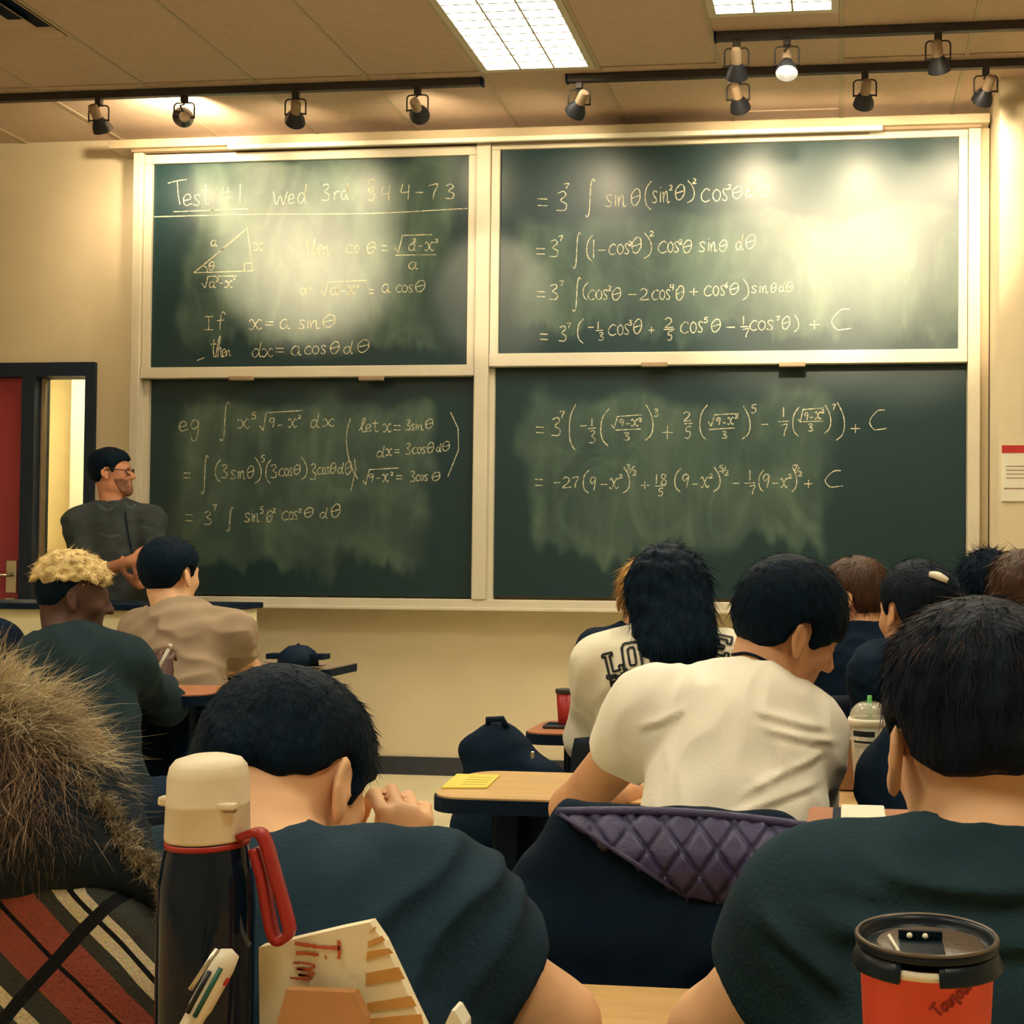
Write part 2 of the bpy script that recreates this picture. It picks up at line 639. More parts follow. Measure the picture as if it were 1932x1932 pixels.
# air diffuser, top left
vx0, vx1 = X0 + vent_k * P, X0 + (vent_k + 1) * P
vn = thing('air_vent', ((vx0 + vx1) / 2, vent_y + 0.3, CZ), 'square ceiling air vent in the top left corner', 'vent')
for i, ins in enumerate((0.0, 0.09, 0.18)):
    r_ = MB()
    a0, a1, b0, b1 = vx0 + 0.012 + ins, vx1 - 0.012 - ins, vent_y + ins + 0.004, vent_y + 0.606 - ins
    ww, z0 = 0.05, CZ - 0.012 + i * 0.004
    # sloping rings
    for (p, q) in (((a0, b0), (a1, b0)), ((a1, b0), (a1, b1)), ((a1, b1), (a0, b1)), ((a0, b1), (a0, b0))):
        cx, cy = (a0 + a1) / 2, (b0 + b1) / 2

        def inn(pt, s):
            return V(pt[0] + np.sign(cx - pt[0]) * s, pt[1] + np.sign(cy - pt[1]) * s, 0)
        A, B = V(*p, z0), V(*q, z0)
        C_, D_ = inn(q, ww) + V(0, 0, z0 + 0.03), inn(p, ww) + V(0, 0, z0 + 0.03)
        r_.prism([A, B, C_, D_], V(0, 0, 0.003))
    r_.build('vent_ring', M_ceil, vn)
MB().box(V(vx0 + 0.012, vent_y + 0.004, CZ + 0.02), V(vx1 - 0.012, vent_y + 0.606, CZ + 0.03)).build('vent_back', M_black, vn)

# ------------------------------------------------------------------ door with glass side panel
fx = lambda px: at(px, 900, YF)[0]
dr = struct(MB().box(V(DX0, YF - 0.03, 0), V(DX0 + 0.09, YF + 0.12, DZ))
            .box(V(fx(163), YF - 0.03, 0), V(DX1, YF + 0.12, DZ))
            .box(V(DX0 + 0.09, YF - 0.03, DZ - 0.085), V(fx(163), YF + 0.12, DZ))
            .box(V(fx(44), YF - 0.03, 0), V(fx(68), YF + 0.12, DZ - 0.085))
            .build('trim_2', M_navy))
d1 = struct(MB().box(V(DX0 + 0.09, YF + 0.03, 0.01), V(fx(44), YF + 0.075, DZ - 0.085), 0.003).build('door_1', M_red))
hz = at(15, 1085, YF)[2]
hx = at(17, 1085, YF)[0]
MB().box(V(hx - 0.035, YF + 0.018, hz - 0.11), V(hx + 0.035, YF + 0.03, hz + 0.09), 0.004).build('lock_plate', M_chrome, d1)
MB().tube([V(hx, YF + 0.02, hz), V(hx, YF - 0.04, hz), V(hx - 0.11, YF - 0.045, hz)], 0.011, 10).build('door_handle', M_chrome, d1, True)
MB().box(V(hx - 0.03, YF + 0.008, hz - 0.28), V(hx + 0.03, YF + 0.03, hz - 0.14), 0.004).build('kick_lock', M_chrome, d1)
g = bpy.data.materials.new('side_glass')
g.use_nodes = True
gb = g.node_tree.nodes['Principled BSDF']
gb.inputs['Base Color'].default_value = (0.95, 0.95, 0.85, 1)
gb.inputs['Transmission Weight'].default_value = 1.0
gb.inputs['Roughness'].default_value = 0.02
gb.inputs['IOR'].default_value = 1.05
MATS['side_glass'] = g
wn = struct(MB().box(V(fx(68), YF + 0.05, 0.12), V(fx(163), YF + 0.056, DZ - 0.085)).build('window_1', g))
MB().box(V(fx(68), YF + 0.035, 0.12), V(fx(68) + 0.012, YF + 0.075, DZ - 0.085)).build('glazing_bead', M_socket, wn)

# ------------------------------------------------------------------ chalkboards
YU, YLO = 6.89, 6.93                       # slate faces of the upper and lower boards


def chalk_mat(name, x0, x1, z0, z1, amount, seed, streak=1.0):
    m = bpy.data.materials.new(name)
    m.use_nodes = True
    nt = m.node_tree
    N, L = nt.nodes, nt.links
    b = N['Principled BSDF']
    tc = N.new('ShaderNodeTexCoord')
    sp = N.new('ShaderNodeSeparateXYZ')
    L.new(tc.outputs['Object'], sp.inputs[0])

    def noise(scale, st, detail=4, dist=0.0, off=0.0):
        mp = N.new('ShaderNodeMapping')
        mp.inputs['Scale'].default_value = st
        mp.inputs['Location'].default_value = (seed * 3.1 + off, 0, seed * 1.7)
        L.new(tc.outputs['Object'], mp.inputs[0])
        n = N.new('ShaderNodeTexNoise')
        n.inputs['Scale'].default_value = scale
        n.inputs['Detail'].default_value = detail
        n.inputs['Distortion'].default_value = dist
        L.new(mp.outputs[0], n.inputs['Vector'])
        return n.outputs['Fac']

    def math_(op, a, b_=None, c=None):
        n = N.new('ShaderNodeMath')
        n.operation = op
        for i, q in enumerate((a, b_, c)):
            if q is None:
                continue
            if isinstance(q, (int, float)):
                n.inputs[i].default_value = q
            else:
                L.new(q, n.inputs[i])
        return n.outputs[0]

    def ss(v, a, b_):
        n = N.new('ShaderNodeMapRange')
        n.interpolation_type = 'SMOOTHSTEP'
        L.new(v, n.inputs[0])
        n.inputs[1].default_value = a
        n.inputs[2].default_value = b_
        return n.outputs[0]
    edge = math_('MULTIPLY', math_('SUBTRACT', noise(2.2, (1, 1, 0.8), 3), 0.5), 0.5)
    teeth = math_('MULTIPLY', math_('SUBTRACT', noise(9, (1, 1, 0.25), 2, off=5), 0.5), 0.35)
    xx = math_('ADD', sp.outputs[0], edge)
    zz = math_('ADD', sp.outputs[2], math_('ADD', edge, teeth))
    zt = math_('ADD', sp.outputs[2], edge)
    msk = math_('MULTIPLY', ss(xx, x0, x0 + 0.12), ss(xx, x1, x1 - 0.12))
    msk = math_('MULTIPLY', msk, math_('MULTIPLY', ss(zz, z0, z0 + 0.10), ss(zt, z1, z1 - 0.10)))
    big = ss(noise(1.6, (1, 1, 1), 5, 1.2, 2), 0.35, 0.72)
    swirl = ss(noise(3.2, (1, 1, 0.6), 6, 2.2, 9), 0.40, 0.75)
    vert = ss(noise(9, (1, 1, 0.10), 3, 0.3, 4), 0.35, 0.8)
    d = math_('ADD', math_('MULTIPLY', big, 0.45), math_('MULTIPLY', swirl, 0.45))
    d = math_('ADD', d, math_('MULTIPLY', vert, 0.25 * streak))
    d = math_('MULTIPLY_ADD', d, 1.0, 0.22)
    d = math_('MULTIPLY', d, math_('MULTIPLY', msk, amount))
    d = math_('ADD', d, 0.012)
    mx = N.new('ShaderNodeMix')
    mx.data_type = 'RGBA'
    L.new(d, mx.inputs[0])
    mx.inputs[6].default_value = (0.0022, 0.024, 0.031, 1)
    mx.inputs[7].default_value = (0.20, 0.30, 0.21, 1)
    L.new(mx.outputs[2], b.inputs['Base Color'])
    b.inputs['Roughness'].default_value = 0.40
    b.inputs['Specular IOR Level'].default_value = 0.5
    MATS[name] = m
    return m


M_chalk = bpy.data.materials.new('chalk_line')
M_chalk.use_nodes = True
_nt = M_chalk.node_tree
_b = _nt.nodes['Principled BSDF']
_b.inputs['Base Color'].default_value = (0.62, 0.60, 0.44, 1)
_b.inputs['Roughness'].default_value = 0.9
_nz = _nt.nodes.new('ShaderNodeTexNoise')
_nz.inputs['Scale'].default_value = 60
_tc = _nt.nodes.new('ShaderNodeTexCoord')
_nt.links.new(_tc.outputs['Object'], _nz.inputs['Vector'])
_mr = _nt.nodes.new('ShaderNodeMapRange')
_mr.inputs[1].default_value = 0.30
_mr.inputs[2].default_value = 0.62
_mr.inputs[3].default_value = 0.35
_mr.inputs[4].default_value = 0.95
_nt.links.new(_nz.outputs['Fac'], _mr.inputs[0])
_nt.links.new(_mr.outputs[0], _b.inputs['Alpha'])

# stroke shapes, each inside its own unit box, y up
G = {
    'x': ['0,.8 .2,1 .4,.7 .6,.25 .8,0 1,.2', '1,.85 .8,1 .55,.6 .3,.1 .12,0 0,.15'],
    'a': ['.8,.85 .45,1 .1,.65 .1,.2 .4,0 .7,.35 .82,.9', '.82,.9 .75,.3 .85,0 1,.12'],
    's': ['.95,.85 .6,1 .2,.85 .4,.55 .8,.3 .6,.02 0,.1'], 'i': ['.5,.72 .45,0', '.5,1 .52,.95'],
    'n': ['0,.9 .08,0', '.08,.4 .4,.95 .6,.8 .65,0 1,.1'], 'c': ['1,.85 .6,1 .1,.6 .1,.2 .5,0 1,.15'],
    'o': ['.5,1 .1,.7 .1,.25 .5,0 .9,.3 .9,.75 .5,1'], 'd': ['.75,.42 .4,.55 .05,.3 .2,0 .55,.1 .8,.5 .95,1', '.9,.9 .75,.3 .85,0 1,.06'],
    't': ['.55,1 .45,.3 .6,0 1,.1', '0,.7 1,.72'], 'e': ['.1,.45 .8,.6 .7,1 .3,.95 .05,.5 .3,.02 1,.2'],
    'g': ['.8,.9 .4,1 .1,.75 .35,.55 .75,.7 .85,.95', '.85,.95 .8,.4 .6,.05 .25,0 .1,.2'], 'l': ['0,.1 .6,.6 .9,1 .6,1 .4,.4 .6,0 1,.1'],
    'h': ['.1,0 .5,.9 .7,1 .5,.5 .35,0', '.4,.3 .75,.5 .75,.1 1,0'], 'r': ['0,.9 .1,0', '.1,.5 .5,.95 1,.85'], 'f': ['1,.85 .8,1 .55,.8 .4,0', '.1,.5 .9,.55'],
    'w': ['0,1 .2,0 .5,.7 .7,0 1,1'], 'T': ['0,.85 .5,.95 1,1', '.5,.95 .55,.4 .65,0'], 'I': ['0,1 1,1', '.5,1 .5,0', '0,0 1,0'],
    'C': ['.9,1 .45,.95 0,.45 .25,.05 .6,.05 1,.1'], '0': ['.5,1 .1,.6 .2,.1 .5,0 .85,.3 .8,.85 .5,1'],
    '1': ['.5,1 .45,0'], '2': ['0,.8 .4,1 .8,.75 .5,.35 0,0 1,.05'], '3': ['.1,.9 .6,1 .8,.8 .35,.55 .85,.35 .7,.05 0,.05'],
    '4': ['.2,1 .05,.45 .9,.5', '.85,1 .75,0'], '5': ['1,1 .3,.95 .2,.6 .7,.6 .85,.3 .5,0 0,.08'], '6': ['.8,1 .2,.5 .2,.1 .7,0 .8,.35 .2,.35'],
    '7': ['0,.9 1,1 .6,.4 .5,0'], '8': ['.8,.9 .3,1 .2,.7 .8,.35 .6,0 .15,.15 .5,.55 .8,.9'], '9': ['.85,.9 .4,1 .05,.75 .3,.5 .8,.8', '.85,.9 .7,.4 .55,0'],
    'q': ['.5,1 .08,.6 .15,.1 .5,0 .9,.4 .85,.9 .5,1', '.05,.4 .95,.6'], '=': ['0,1 1,.95', '0,.05 1,0'], '-': ['0,.5 1,.55'],
    '+': ['0,.5 1,.5', '.5,1 .48,0'], '(': ['1,1 .25,.75 .05,.4 .3,.15 .9,0'], ')': ['.1,1 .75,.7 .95,.4 .7,.15 0,0'],
    'S': ['1,.93 .8,1 .6,.85 .5,.5 .4,.12 .2,0 0,.05'], '/': ['0,0 1,1'], '#': ['.3,1 .2,0', '.75,1 .65,0', '0,.65 1,.7', '0,.3 1,.35'],
    '$': ['.9,.95 .5,1 .2,.85 .8,.6 .6,.45 .2,.6 .3,.4 .85,.3 .6,.02 .1,.08'], '.': ['.4,.5 .6,.45'], ':': ['.5,1 .52,.93', '.5,.07 .52,0'],
    'j': ['.3,1 .5,.5 .55,.1 1,0'],
}
TXT_UL = """T 190 290 195 330;e 270 320 275 335;s 325 365 275 335;t 372 412 220 330;# 470 525 235 320;1 565 590 220 320;: 655 680 268 302;w 755 830 260 330;e 835 870 275 325;d 885 935 220 322;3 1015 1060 220 310;r 1080 1110 255 305;d 1118 1158 215 302;. 1172 1190 290 302;$ 1255 1305 195 310;4 1335 1385 225 310;. 1400 1414 298 310;4 1438 1490 220 300;- 1518 1558 255 275;7 1588 1635 220 300;. 1648 1662 292 304;3 1675 1730 220 300
q 408 440 635 680;a 418 455 520 552;x 650 702 535 576;a 410 445 742 775;2 448 462 722 742;- 466 486 745 758;x 495 535 738 775;2 540 552 714 730
t 930 955 515 600;h 958 990 515 600;e 995 1020 550 600;n 1025 1060 550 598;c 1145 1180 545 590;o 1190 1215 545 590;q 1255 1305 530 590;= 1335 1365 550 576;a 1478 1522 540 577;2 1504 1520 512 532;- 1533 1552 545 560;x 1568 1615 530 577;2 1623 1640 514 532;a 1478 1530 637 675
o 900 928 775 812;r 930 958 775 812;a 1060 1105 775 815;2 1098 1112 760 778;- 1115 1140 786 802;x 1152 1196 765 811;2 1203 1216 755 775;= 1268 1294 785 806;a 1335 1382 755 801;c 1412 1440 760 800;o 1443 1475 760 800;s 1478 1504 760 800;q 1514 1572 735 796
I 385 432 930 1000;f 448 497 905 1000;x 625 692 945 1000;= 710 757 958 976;a 788 845 945 996;s 890 926 948 996;i 934 948 928 994;n 953 1006 948 994;q 1018 1092 920 986
t 420 450 1050 1145;h 440 485 1040 1148;e 480 503 1105 1145;n 503 530 1110 1140;d 640 692 1065 1147;x 694 752 1100 1146;= 768 812 1100 1120;a 848 906 1088 1138;c 922 957 1088 1132;o 962 1000 1086 1130;s 1008 1038 1084 1130;q 1058 1112 1063 1128;d 1130 1182 1058 1128;q 1203 1272 1053 1121"""
POLY_UL = ["220,368 420,360 620,352", "115,395 640,382 1270,377 1795,350", "330,693 470,578 615,455", "615,455 645,685", "645,685 330,695",
           "340,688 480,572 605,468", "375,655 398,668 402,692", "600,688 600,645 637,643", "370,750 390,777 405,714 560,712",
           "1405,560 1425,587 1447,495 1605,490", "1410,601 1628,598", "1010,790 1030,822 1050,747 1252,736", "345,1166 385,1150"]
TXT_UR = """= 180 215 277 302;3 248 290 250 322;7 275 293 222 240;S 352 386 205 342;s 423 450 262 306;i 456 466 245 304;n 470 500 262 304;q 515 552 240 300;( 566 590 213 316;s 592 612 248 292;i 618 628 235 290;n 632 656 248 290;2 655 667 228 246;q 674 712 225 280;) 718 746 210 292;2 738 752 204 222;c 768 800 240 288;o 810 840 242 286;s 844 866 240 284;2 866 878 225 242;q 880 920 230 276;d 928 956 225 272;q 975 1017 225 266
= 175 206 456 476;3 222 258 425 487;7 255 271 410 430;S 306 336 398 527;( 356 378 408 502;1 376 388 425 490;- 398 426 455 470;c 436 462 440 478;o 466 490 440 476;s 492 511 438 476;2 508 520 430 446;q 518 556 415 472;) 563 592 400 492;2 585 599 393 411;c 613 646 430 472;o 648 669 432 470;s 671 690 430 470;2 690 702 424 441;q 703 737 425 471;s 760 785 432 468;i 792 801 420 465;n 804 826 432 465;q 833 864 425 466;d 893 921 405 461;q 928 967 405 456
= 178 206 611 630;3 223 256 585 641;7 259 273 572 591;S 306 336 560 682;( 343 362 578 642;c 361 386 605 641;o 389 413 605 640;s 415 433 604 640;2 434 446 590 608;q 447 482 597 641;- 507 536 615 629;2 549 581 600 641;c 591 616 605 641;o 619 639 605 640;s 641 659 604 640;4 657 671 584 606;q 677 709 590 641;+ 727 759 598 626;c 779 806 590 627;o 811 833 590 626;s 837 856 588 625;6 855 867 578 596;q 871 906 580 621;) 919 941 565 641;s 949 971 590 616;i 977 985 580 615;n 989 1011 590 615;q 1019 1041 580 614;d 1049 1071 575 612;q 1074 1101 575 612
= 189 216 764 784;3 257 286 735 791;7 285 299 724 743;( 323 346 708 797;- 361 383 733 747;1 393 404 720 746;3 399 419 758 787;c 434 463 730 769;o 467 489 730 768;s 491 511 728 766;3 508 521 714 733;q 524 557 710 762;+ 579 601 738 762;2 639 669 705 741;5 647 666 754 787;c 694 723 720 761;o 729 753 720 760;s 757 776 718 758;5 779 793 704 723;q 804 841 710 756;- 859 891 733 747;1 917 926 700 731;7 919 941 745 776;c 944 971 715 751;o 974 1001 715 750;s 1004 1031 714 749;7 1039 1051 700 716;q 1059 1091 700 746;) 1104 1121 694 756;+ 1159 1196 714 746;C 1239 1311 674 751"""
POLY_UR = ["390,752 416,750", "634,748 673,747", "910,738 944,737"]
TXT_LL = """e 248 296 300 351;g 308 362 290 402;S 468 522 195 402;x 563 627 285 336;5 638 664 250 286;9 733 767 280 331;- 779 802 312 326;x 834 882 285 331;2 889 904 264 283;d 953 1001 255 331;x 1018 1081 285 326;l 1213 1252 285 356;e 1249 1281 315 353;t 1284 1318 290 353;x 1343 1387 310 356;= 1399 1436 320 345;3 1464 1492 290 346;s 1494 1512 312 346;i 1517 1525 300 345;n 1529 1561 312 345;q 1569 1613 285 336
d 1308 1352 430 491;x 1358 1392 445 482;= 1404 1432 450 466;3 1464 1492 415 476;c 1499 1524 436 471;o 1526 1548 436 470;s 1550 1573 436 470;q 1579 1617 410 466;d 1628 1655 415 461;q 1659 1703 405 456
9 1268 1297 580 622;- 1304 1327 597 610;x 1339 1372 580 622;2 1384 1397 570 587;= 1414 1447 589 607;3 1488 1517 565 622;c 1519 1540 585 617;o 1543 1560 585 616;s 1563 1583 584 616;q 1603 1652 570 616
= 274 311 575 602;S 368 407 480 687;( 443 472 503 622;3 474 512 530 602;s 524 557 560 607;i 562 572 545 605;n 575 607 562 606;q 613 652 535 602;) 653 692 490 632;5 689 710 480 516;( 713 742 503 632;3 739 777 530 602;c 784 812 550 592;o 814 837 550 591;s 839 857 548 590;q 863 902 530 582;) 903 937 490 612;3 953 987 525 612;c 989 1017 545 582;o 1019 1037 545 581;s 1039 1057 544 580;q 1059 1092 520 577;d 1099 1132 520 577;q 1138 1177 510 582
= 284 322 798 832;3 383 427 780 852;7 429 450 745 777;S 503 542 760 887;s 598 632 790 837;i 637 647 775 835;n 649 682 792 836;5 684 702 755 792;q 718 752 775 837;2 752 767 763 787;c 798 837 780 827;o 839 862 780 826;s 864 887 778 825;2 891 906 767 787;q 918 972 760 812;d 1003 1047 760 817;q 1063 1117 740 812"""
POLY_LL = ["680,320 700,347 716,252 910,240", "1168,283 1150,350 1148,430 1168,530 1207,607", "1705,250 1745,335 1748,450 1690,595",
           "1235,615 1250,637 1270,557 1425,548", "1190,500 1196,560 1170,672"]
TXT_LR = """= 174 203 259 280;3 230 266 225 292;7 259 276 202 227;( 293 317 178 342;- 334 356 248 262;1 370 382 228 256;3 367 389 271 317;( 406 437 193 327;9 474 493 231 256;- 499 513 241 254;x 517 543 231 256;2 544 556 227 239;3 489 513 279 307;) 568 597 178 307;3 599 616 194 221;+ 628 667 255 302;2 706 733 204 237;5 711 733 257 300;( 763 792 178 307;9 824 841 226 251;- 847 859 238 250;x 864 886 224 250;2 891 903 214 227;3 844 863 274 300;) 918 947 183 302;5 949 969 178 209;- 987 1011 243 257;1 1060 1072 188 222;7 1057 1079 249 292;( 1098 1121 188 292;9 1141 1157 207 233;- 1161 1172 219 230;x 1179 1201 204 231;2 1203 1213 196 208;3 1154 1173 247 274;) 1213 1237 178 282;7 1239 1253 177 197;) 1256 1287 170 307;+ 1308 1342 249 280;C 1376 1437 198 271
= 171 199 447 470;- 239 261 453 467;2 270 301 439 477;7 304 326 439 477;( 343 366 413 497;9 369 393 439 487;- 407 431 459 473;x 439 471 444 481;2 474 486 430 443;) 488 513 403 497;3 499 515 394 416;/ 512 527 400 424;2 524 536 414 433;+ 551 581 454 484;1 603 614 429 463;8 621 649 429 467;5 614 633 479 507;( 673 696 408 492;9 701 729 429 477;- 737 759 458 472;x 767 797 439 477;2 799 813 428 443;) 813 839 403 492;5 834 849 397 419;/ 846 858 402 426;2 854 869 414 433;- 881 907 455 469;1 940 950 414 452;7 944 963 469 502;( 976 996 413 492;9 991 1019 429 477;- 1027 1046 455 469;x 1054 1081 444 477;2 1084 1096 429 443;) 1096 1114 403 492;7 1099 1116 396 416;/ 1110 1124 402 426;2 1119 1133 419 436;+ 1140 1172 449 478;C 1216 1280 416 477"""
POLY_LR = ["362,265 390,262", "445,250 455,264 468,221 555,215", "460,270 552,266", "708,247 738,246", "795,240 805,256 818,215 905,210",
           "798,268 890,262", "1048,240 1085,238", "1118,230 1126,241 1136,196 1212,190", "1125,240 1208,238", "602,472 641,470", "925,462 963,460"]


def catmull(p, n=5):
    p = np.array(p, float)
    if len(p) < 3:
        return np.array([p[0] + (p[-1] - p[0]) * t for t in np.linspace(0, 1, 4)])
    q = np.vstack([2 * p[0] - p[1], p, 2 * p[-1] - p[-2]])
    out = []
    for i in range(1, len(q) - 2):
        for t in np.linspace(0, 1, n, endpoint=False):
            a, b, c, d = q[i - 1:i + 3]
            out.append(0.5 * ((2 * b) + (c - a) * t + (2 * a - 5 * b + 4 * c - d) * t * t + (3 * b - a - 3 * c + d) * t ** 3))
    out.append(p[-1])
    return np.array(out)


def stroke_lines(txt, polys):
    out = []
    for ln in txt.split('\n'):
        for it in ln.split(';'):
            g, x0, x1, y0, y1 = it.split()
            x0, x1, y0, y1 = map(float, (x0, x1, y0, y1))
            for st in G[g]:
                pp = [tuple(map(float, q.split(','))) for q in st.split()]
                out.append(catmull([(x0 + a * (x1 - x0), y1 - b * (y1 - y0)) for a, b in pp], 5))
    for st in polys:
        pp = [tuple(map(float, q.split(','))) for q in st.split()]
        if len(pp) <= 4 and abs(pp[-1][0] - pp[0][0]) < 900 and len(pp) > 2:
            seg = []
            for a, b in zip(pp[:-1], pp[1:]):
                seg += [tuple(np.array(a) + (np.array(b) - np.array(a)) * t) for t in np.linspace(0, 1, 6)]
            out.append(np.array(seg))
        else:
            out.append(catmull(pp, 8))
    return out


def ribbon_mesh(lines3, width, nrm, name, m, parent, rng):
    vv, qq = [], []
    for ln in lines3:
        ln = np.asarray(ln)
        t = np.gradient(ln, axis=0)
        s = np.cross(t, nrm)
        s /= np.linalg.norm(s, axis=1, keepdims=True) + 1e-9
        w_ = width * rng.uniform(0.7, 1.15, (len(ln), 1))
        i0 = len(vv)
        for a, b, w1 in zip(ln, s, w_):
            vv.append(a - b * w1)
            vv.append(a + b * w1)
        for i in range(len(ln) - 1):
            qq.append((i0 + 2 * i, i0 + 2 * i + 1, i0 + 2 * i + 3, i0 + 2 * i + 2))
    return raw_mesh(name, vv, qq, m, parent, False)


def writing(txt, polys, cx, cy, sc, Y, parent, seed, width=0.0030):
    rng = np.random.default_rng(seed)
    l3 = []
    for ln in stroke_lines(txt, polys):
        l3.append([at(cx + p[0] / sc, cy + p[1] / sc, Y - 0.0015) for p in ln])
    o = ribbon_mesh(l3, width, V(0, -1, 0), 'chalk_writing', M_chalk, parent, rng)
    o['kind'] = 'stuff'
    return o


def rect(px0, py0, px1, py1, Y):
    a, b, c, d = at(px0, py0, Y), at(px1, py0, Y), at(px0, py1, Y), at(px1, py1, Y)
    return (a[0] + c[0]) / 2, (b[0] + d[0]) / 2, (c[2] + d[2]) / 2, (a[2] + b[2]) / 2     # x0 x1 z0 z1


bul = rect(288, 303, 884, 692, YU)
bur = rect(943, 272, 1808, 664, YU)
bll = rect(283, 716, 893, 1122, YLO)
blr = rect(934, 690, 1820, 1128, YLO)


def board(name_label, r, Y, slate_m, tabs_px, tab_y, upper, rail):
    x0, x1, z0, z1 = r
    t = thing('sliding_chalkboard', ((x0 + x1) / 2, Y, z0), name_label, 'chalkboard', 'sliding chalkboards')
    MB().box(V(x0 - 0.005, Y, z0 - 0.005), V(x1 + 0.005, Y + 0.02, z1 + 0.005)).build('slate', slate_m, t)
    if upper:
        w_ = 0.05
        MB().box(V(x0 - w_, Y - 0.02, z0), V(x0, Y + 0.022, z1), 0.004).build('frame_stile', M_trim, t)
        MB().box(V(x1, Y - 0.02, z0), V(x1 + w_, Y + 0.022, z1), 0.004).build('frame_stile', M_trim, t)
        MB().box(V(x0 - w_, Y - 0.022, z1), V(x1 + w_, Y + 0.022, z1 + 0.055), 0.004).build('frame_rail', M_trim, t)
        MB().box(V(x0 - w_, Y - 0.03, z0 - rail), V(x1 + w_, Y + 0.022, z0), 0.004).build('frame_rail', M_trim, t)
        for px in tabs_px:
            c = at(px, tab_y, Y - 0.03)
            MB().box(V(c[0] - 0.075, Y - 0.055, c[2] - 0.018), V(c[0] + 0.075, Y - 0.028, c[2] + 0.010), 0.006).build('pull_handle', M_socket, t)
    return t


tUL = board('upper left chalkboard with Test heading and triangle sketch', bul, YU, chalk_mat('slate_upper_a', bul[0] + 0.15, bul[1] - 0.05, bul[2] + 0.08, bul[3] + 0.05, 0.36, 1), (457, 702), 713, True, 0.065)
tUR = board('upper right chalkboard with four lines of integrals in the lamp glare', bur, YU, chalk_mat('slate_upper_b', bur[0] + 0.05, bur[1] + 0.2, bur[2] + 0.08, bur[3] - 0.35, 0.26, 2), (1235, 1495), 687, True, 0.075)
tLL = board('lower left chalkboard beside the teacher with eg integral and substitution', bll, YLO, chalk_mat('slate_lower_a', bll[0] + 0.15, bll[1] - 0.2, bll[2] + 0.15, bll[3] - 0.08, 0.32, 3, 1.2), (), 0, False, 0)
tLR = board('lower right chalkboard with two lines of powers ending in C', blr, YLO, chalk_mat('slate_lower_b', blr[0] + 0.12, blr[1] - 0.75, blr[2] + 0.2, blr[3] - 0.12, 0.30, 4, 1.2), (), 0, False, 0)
writing(TXT_UL, POLY_UL, 250, 270, 2.841, YU, tUL, 1)
writing(TXT_UR, POLY_UR, 920, 230, 1.909, YU, tUR, 2)
writing(TXT_LL, POLY_LL, 250, 690, 2.841, YLO, tLL, 3)
writing(TXT_LR, POLY_LR, 920, 670, 1.909, YLO, tLR, 4)

# fixed frame that carries the four boards
ox0, ox1 = bul[0] - 0.11, bur[1] + 0.12
zb, ztop = at(600, 1128, 6.85)[2], bur[3] + 0.05
bf = thing('chalkboard_surround', ((ox0 + ox1) / 2, 6.95, zb), 'pale metal frame and chalk tray carrying the four chalkboards', 'board frame')
cx0, cx1 = bul[1] + 0.052, bur[0] - 0.052
for a, b in ((ox0, bul[0] - 0.052), (cx0, cx1), (bur[1] + 0.052, ox1)):
    MB().box(V(a, 6.85, zb), V(b, 7.0, ztop), 0.005).build('upright', M_trim, bf)
MB().box(V(bll[0] - 0.055, 6.905, zb), V(bll[0] - 0.002, 7.0, bul[2] - 0.07)).build('guide_strip', M_trim, bf)
MB().box(V(bll[1] + 0.002, 6.905, zb), V(cx0, 7.0, bul[2] - 0.07)).build('guide_strip', M_trim, bf)
MB().box(V(cx1, 6.905, zb), V(blr[0] - 0.002, 7.0, bur[2] - 0.08)).build('guide_strip', M_trim, bf)
MB().box(V(ox0, 6.86, zb - 0.055), V(ox1, 7.0, zb), 0.004).build('bottom_rail', M_trim, bf)
MB().box(V(ox0, 6.80, zb - 0.062), V(ox1, 6.86, zb - 0.045), 0.003).build('chalk_tray', M_trim, bf)
hx0, hx1 = at(205, 285, 6.8)[0], at(1868, 240, 6.8)[0]
MB().box(V(hx0, 6.80, ztop), V(hx1, 7.0, ztop + 0.05), 0.004).build('header', M_trim2, bf)
MB().box(V(ox0, 6.83, ztop - 0.015), V(ox1, 7.0, ztop)).build('header_painted_shadow', M_socket, bf)  # solid brown strip, stands in for the shadow under the header
MB().box(V(ox1 + 0.002, 6.9, zb - 0.05), V(ox1 + 0.05, 7.0, ztop)).build('side_filler', M_trim2, bf)
rx0, rx1 = at(430, 280, 6.78)[0], at(1665, 248, 6.78)[0]
mr = thing('map_rail', ((rx0 + rx1) / 2, 6.79, ztop - 0.03), 'long thin white rail under the header above the chalkboards', 'rail')
MB().box(V(rx0, 6.772, ztop - 0.035), V(rx1, 6.798, ztop - 0.008), 0.003).build('rail_bar', M_paper, mr)
for xx in np.linspace(rx0 + 0.05, rx1 - 0.05, 5):
    MB().box(V(xx - 0.01, 6.78, ztop - 0.012), V(xx + 0.01, 6.81, ztop + 0.004)).build('bracket', M_trim2, mr)

